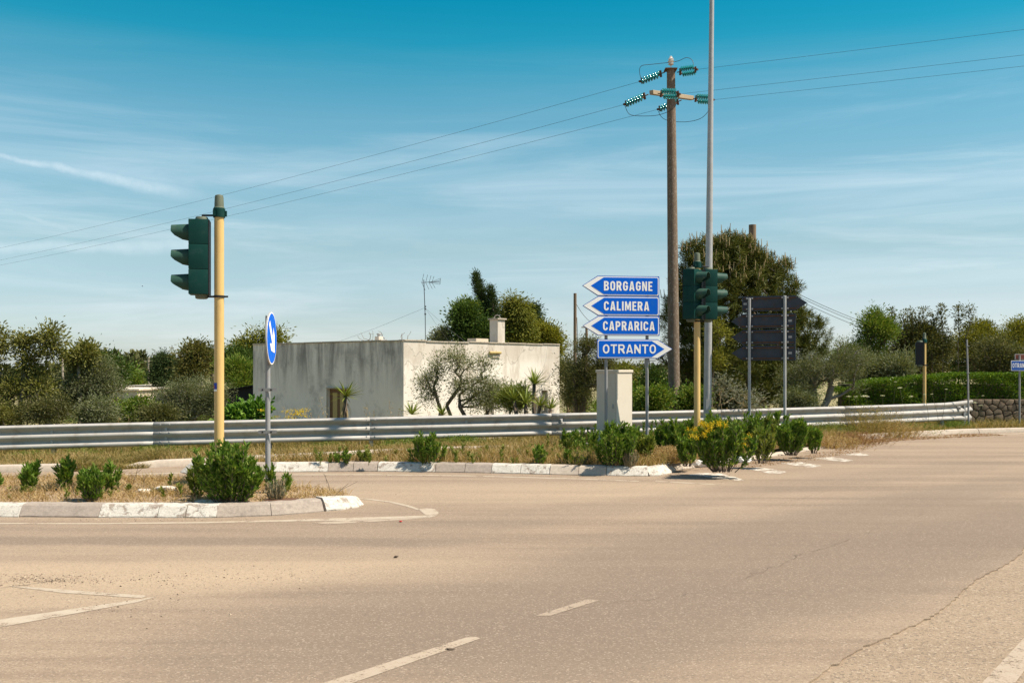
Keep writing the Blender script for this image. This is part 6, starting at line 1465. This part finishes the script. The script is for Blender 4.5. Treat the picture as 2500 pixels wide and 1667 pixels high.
for i, (px, dyv, w_, h_, n_, mt_, lb) in enumerate(((365, .5, .7, .40, 260, 'bramble', 'dark green weed clump under the guardrail seam left of the yellow pole'), (60, .6, .6, .34, 200, 'bramble', 'green weed clump under the guardrail at the left edge'), (180, .5, .5, .38, 180, 'inula2', 'green weed clump behind the left end of the verge kerb'), (470, .6, .6, .30, 200, 'bramble', 'low green weeds under the guardrail just left of the yellow pole'), (800, .5, .7, .36, 240, 'inula2', 'yellow-green weeds under the guardrail left of its middle post'), (985, .5, .8, .40, 260, 'bramble', 'dark weeds under the guardrail right of its middle post'), (1120, .6, .8, .42, 300, 'bramble', 'thick dark weeds under the guardrail before the open olive'), (1250, .5, .7, .32, 240, 'drygreen', 'straw-green weeds under the guardrail below the yuccas'), (2010, .6, 1.0, .5, 320, 'inula2', 'green weeds along the guardrail right of the far island'), (2230, .4, 1.0, .35, 300, 'inula2', 'green weeds under the guardrail below the far signal'), (2330, .4, .8, .35, 260, 'bramble', 'green weeds under the right end of the guardrail'))):
    xg = np.interp(px, [0, 900, 1350, 2080, 2360], [-9.9, -3.0, .88, 8.3, 12.4]); weed('green_weeds', lb, float(xg), float(guard_y(xg))-dyv*.5, w_, h_*.8, n_*2, mt_)
# wild carrot umbels
def umbel(px, py, Y, R, label, i):
    b = gpt(px+random.uniform(-20, 20), Y); o = empty('wild_carrot', tuple(b), label, 'flower', 'white umbel flowers'); e = np.array(W(px, py, Y))-b
    mid_ = e*.5+np.array([.03, 0, .02]); V, T = sticks(np.array([[0, 0, 0], mid_]), np.array([mid_, e]), .005, .004, 4); tri_mesh('stem', V, T, MT['stem'], o)
    a = rng.uniform(0, 6.28, 60); r_ = np.sqrt(rng.random(60))*R; P_ = np.column_stack([r_*np.cos(a), r_*np.sin(a), .25*R*(1-(r_/R)**2)])+e
    V, T = leaf_geo(P_, rng.normal(size=(60, 3))*np.array([1, 1, .3]), R*.5, R*.35); tri_mesh('umbel', V, T, MT['umbel'], o)
where = [(2112, 968, .085, 'the largest one, over the big dry weed'), (2072, 968, .05, 'left of the largest one'), (2155, 966, .05, 'just right of the largest one'), (2197, 947, .05, 'tallest one over the middle of the guardrail'), (2186, 932, .03, 'highest small one over the guardrail'), (2225, 968, .05, 'left of the far signal pole'), (2258, 963, .03, 'in front of the far signal pole'), (2090, 968, .04, 'second from the left'), (2275, 962, .03, 'right of the far signal pole'), (2310, 950, .03, 'between far signal and thin post'), (2380, 983, .05, 'beside the thin bare post'), (2400, 966, .03, 'right of the thin bare post'), (2395, 990, .05, 'low one above the stone wall end'), (2002, 968, .05, 'leftmost one, behind the guardrail')]
for i, (px, py, R, w_) in enumerate(where): umbel(px, py, 26.2 if px < 2330 else 28.6, R, f'white wild carrot flower, {w_}', i)
def fennel(px, py, Y, label):
    b = gpt(px, Y); o = empty('yellow_fennel', tuple(b), label, 'flower'); e = np.array(W(px, py, Y))-b; gs, gf = [], []
    for k in range(6):
        t = e+rng.normal(size=3)*np.array([.22, .1, .10]); gs.append(sticks(e[None]*.55, t[None], .005, .003, 4)); P_ = t+rng.normal(size=(40, 3))*np.array([.06, .06, .012]); gf.append(leaf_geo(P_, rng.normal(size=(40, 3)), .03, .02))
    gs.append(sticks(np.zeros((1, 3)), e[None]*.55, .008, .006, 5)); V, T = cat_geo(gs); tri_mesh('stem', V, T, MT['stem'], o); V, T = cat_geo(gf); tri_mesh('umbels', V, T, MT['flower'], o)['kind'] = 'stuff'
fennel(698, 1008, 22.6, 'yellow fennel flowers before the grey wall, right of the round sign post'); fennel(718, 1015, 22.8, 'lower yellow fennel flowers nearer the house door')
def oat(px, py, Y, label, group):
    b = gpt(px, Y); o = empty('wild_oat', tuple(b), label, 'grass', group); e = np.array(W(px, py, Y))-b; top_ = e+np.array([random.uniform(-.2, .2), 0, 0])
    A_, B_ = [np.zeros(3), e*.6], [e*.6, top_]; P_ = []
    for k in range(14): t = .55+.45*k/14; q = e*.6+(top_-e*.6)*((t-.55)/.45); P_.append(q+rng.normal(size=3)*np.array([.05, .05, .03]))
    V, T = sticks(np.array(A_), np.array(B_), .004, .003, 4); tri_mesh('stalk', V, T, MT['drystem'], o); P_ = np.array(P_); V, T = leaf_geo(P_, rng.normal(size=P_.shape)*.4+np.array([.3, 0, -.6]), .07, .015); tri_mesh('seed_head', V, T, MT['dry'], o)['kind'] = 'stuff'
ORD = ['first', 'second', 'third', 'fourth', 'fifth', 'sixth', 'seventh', 'eighth', 'ninth', 'tenth', 'eleventh', 'twelfth', 'thirteenth', 'fourteenth', 'fifteenth', 'sixteenth', 'seventeenth', 'eighteenth']
for i, (px, py) in enumerate(sorted(((640, 1000), (745, 985), (766, 995), (794, 968), (760, 1005), (895, 985), (912, 1000), (955, 975), (965, 990), (702, 990), (1052, 990), (1365, 1000), (1392, 992), (1762, 945), (1812, 960), (300, 1010), (318, 1012), (345, 1008)))):
    oat(px, py, 22.8, f'thin dry wild oat stalk behind the guardrail, {ORD[i]} from the left', 'wild oat stalks behind the guardrail')
for i, (px, y0_, y1_, dx, lb) in enumerate(((322, 1128, 1190, 18, 'tall thin dry stalk leaning right in the middle of the near island'), (808, 1155, 1210, -18, 'thin bare stalk on the tip of the near island, leaning left'), (815, 1180, 1212, 36, 'thin bare forked stalk on the tip of the near island, leaning right'), (350, 1160, 1195, 0, 'short dry stalk beside the pale stones'))):
    a_ = G(px, y1_, .125); e = W(px+dx, y0_, a_.y)-a_; o = empty('dry_stalk', a_, lb, 'plant'); MB().tube([(0, 0, 0), e*.5+Vector((.01, 0, .02)), e], [.004, .003, .002], 5).build('stem', MT['bark'], o)
    MB().tube([e*.55, e*.55+Vector((.05+dx*.004, 0, .10))], [.0025, .0015], 5).build('twig', MT['bark'], o)

# ------------------------------------------------------------------ stones, litter, gravel, bird
def rock(name, label, c, d, mat, seed, cat='stone', rough=.18, smooth_=False):
    r_ = random.Random(seed); bm = bmesh.new(); bmesh.ops.create_icosphere(bm, subdivisions=2, radius=1)
    for v in bm.verts: v.co = Vector((v.co.x*d[0], v.co.y*d[1], v.co.z*d[2]))*(1+r_.uniform(-rough, rough))
    me = bpy.data.meshes.new(name); bm.to_mesh(me); bm.free(); o = link(name, me, None, MT[mat], c); tag(o, label, cat); return o
rock('stone', 'pale flat limestone slab in the dry grass of the near island', G(405, 1196, .14), (.20, .12, .05), 'pale_stone', 1); rock('stone', 'smaller pale limestone piece left of the flat slab', G(352, 1200, .14), (.11, .09, .04), 'pale_stone', 2)
rock('stone', 'thin pale stone at the foot of the large near-island shrub', G(505, 1224, .14), (.14, .06, .025), 'pale_stone', 3)
rock('plastic_bag', 'crumpled white plastic bag at the nose of the far island', G(1702, 1134, .05), (.19, .12, .10), 'plastic', 4, 'litter', .35)
rock('plastic_bag', 'torn pale plastic scrap right of the yellow-flowered shrub', G(1812, 1123, .05), (.14, .09, .06), 'plastic', 5, 'litter', .35)
rock('plastic_bag', 'white plastic scrap in the weeds near the guardrail end', G(2052, 1056, .1), (.14, .1, .11), 'plastic', 6, 'litter', .35); rock('stone', 'pale block lying left of the cabinet on the far island', G(1432, 1088, .2), (.14, .1, .07), 'pale_stone', 7)
rock('bottle_cap', 'tiny red scrap of litter beside the arrow-shaped road marking', G(978, 1272, OZ+.012), (.018, .014, .009), 'redlitter', 8, 'litter')
rock('twig_scrap', 'tiny dark scrap lying on the open asphalt', G(967, 1358, OZ+.012), (.02, .012, .012), 'bark', 9, 'litter', .4)
rock('twig_scrap', 'flat dark scrap beside the near centre dash of the road', G(1098, 1583, OZ+.006), (.03, .010, .006), 'bark', 10, 'litter', .3)
pl_ = MB().box((0, 0, 0), (.36, .22, .012), bev=.003).build('metal_cover', MT['rustiron'], loc=G(688, 1219, .145)); tag(pl_, 'rusty flat metal cover on the near island behind the tip kerb', 'cover')
gs = []
for (cx_, cy_, wx_, wy_, n) in ((90, 1415, 150, 14, 900), (350, 1415, 260, 22, 420), (650, 1405, 300, 25, 260), (300, 1480, 280, 40, 260), (900, 1190, 400, 25, 160), (1650, 1165, 250, 18, 420), (1900, 1130, 200, 15, 350), (400, 1268, 400, 5, 350), (1100, 1162, 500, 3, 420), (2250, 1062, 300, 5, 300)):
    pxs = rng.normal(size=(n, 2))*.5
    for a_ in pxs:
        p = G(cx_+a_[0]*wx_, cy_+a_[1]*wy_, OZ); s_ = abs(rng.normal())*.0035+.0025
        v = unit(rng.normal(size=(5, 3)))*s_*np.array([1.3, 1.3, .7]); v[:, 2] = np.abs(v[:, 2]); q = np.array(p)
        gs.append((np.vstack([q+v[:3]*np.array([1, 1, .1]), q+np.array([[0, 0, s_*.9]])]), np.array([[0, 1, 3], [1, 2, 3], [2, 0, 3], [0, 2, 1]])))
V, T = cat_geo(gs); MT['gravel'] = leafmat('gravel', [(.14, .105, .08), (.27, .20, .15), (.42, .34, .25)], .95, 0); tag(tri_mesh('road_gravel', V, T, MT['gravel']), 'loose gravel scattered on the road surface', 'gravel', kind='stuff')
bp = W(348, 699, 120); bd = empty('bird', bp, 'tiny dark bird flying in the left sky', 'bird')
MB().lathe([(.02, -.22), (.06, -.1), (.07, .05), (.04, .17), (.01, .22)], 8, Matrix.Rotation(math.pi/2, 3, 'Y')).build('body', MT['bird'], bd, sm=True)
for s in (-1, 1): MB().add([(.08, s*.05, .02), (-.08, s*.05, .02), (-.10, s*.32, .20), (.05, s*.30, .22), (-.14, s*.55, .10)], [(0, 1, 2, 3), (3, 2, 4)]).build('wing', MT['bird'], bd)

bd.scale = (.36, .36, .36)
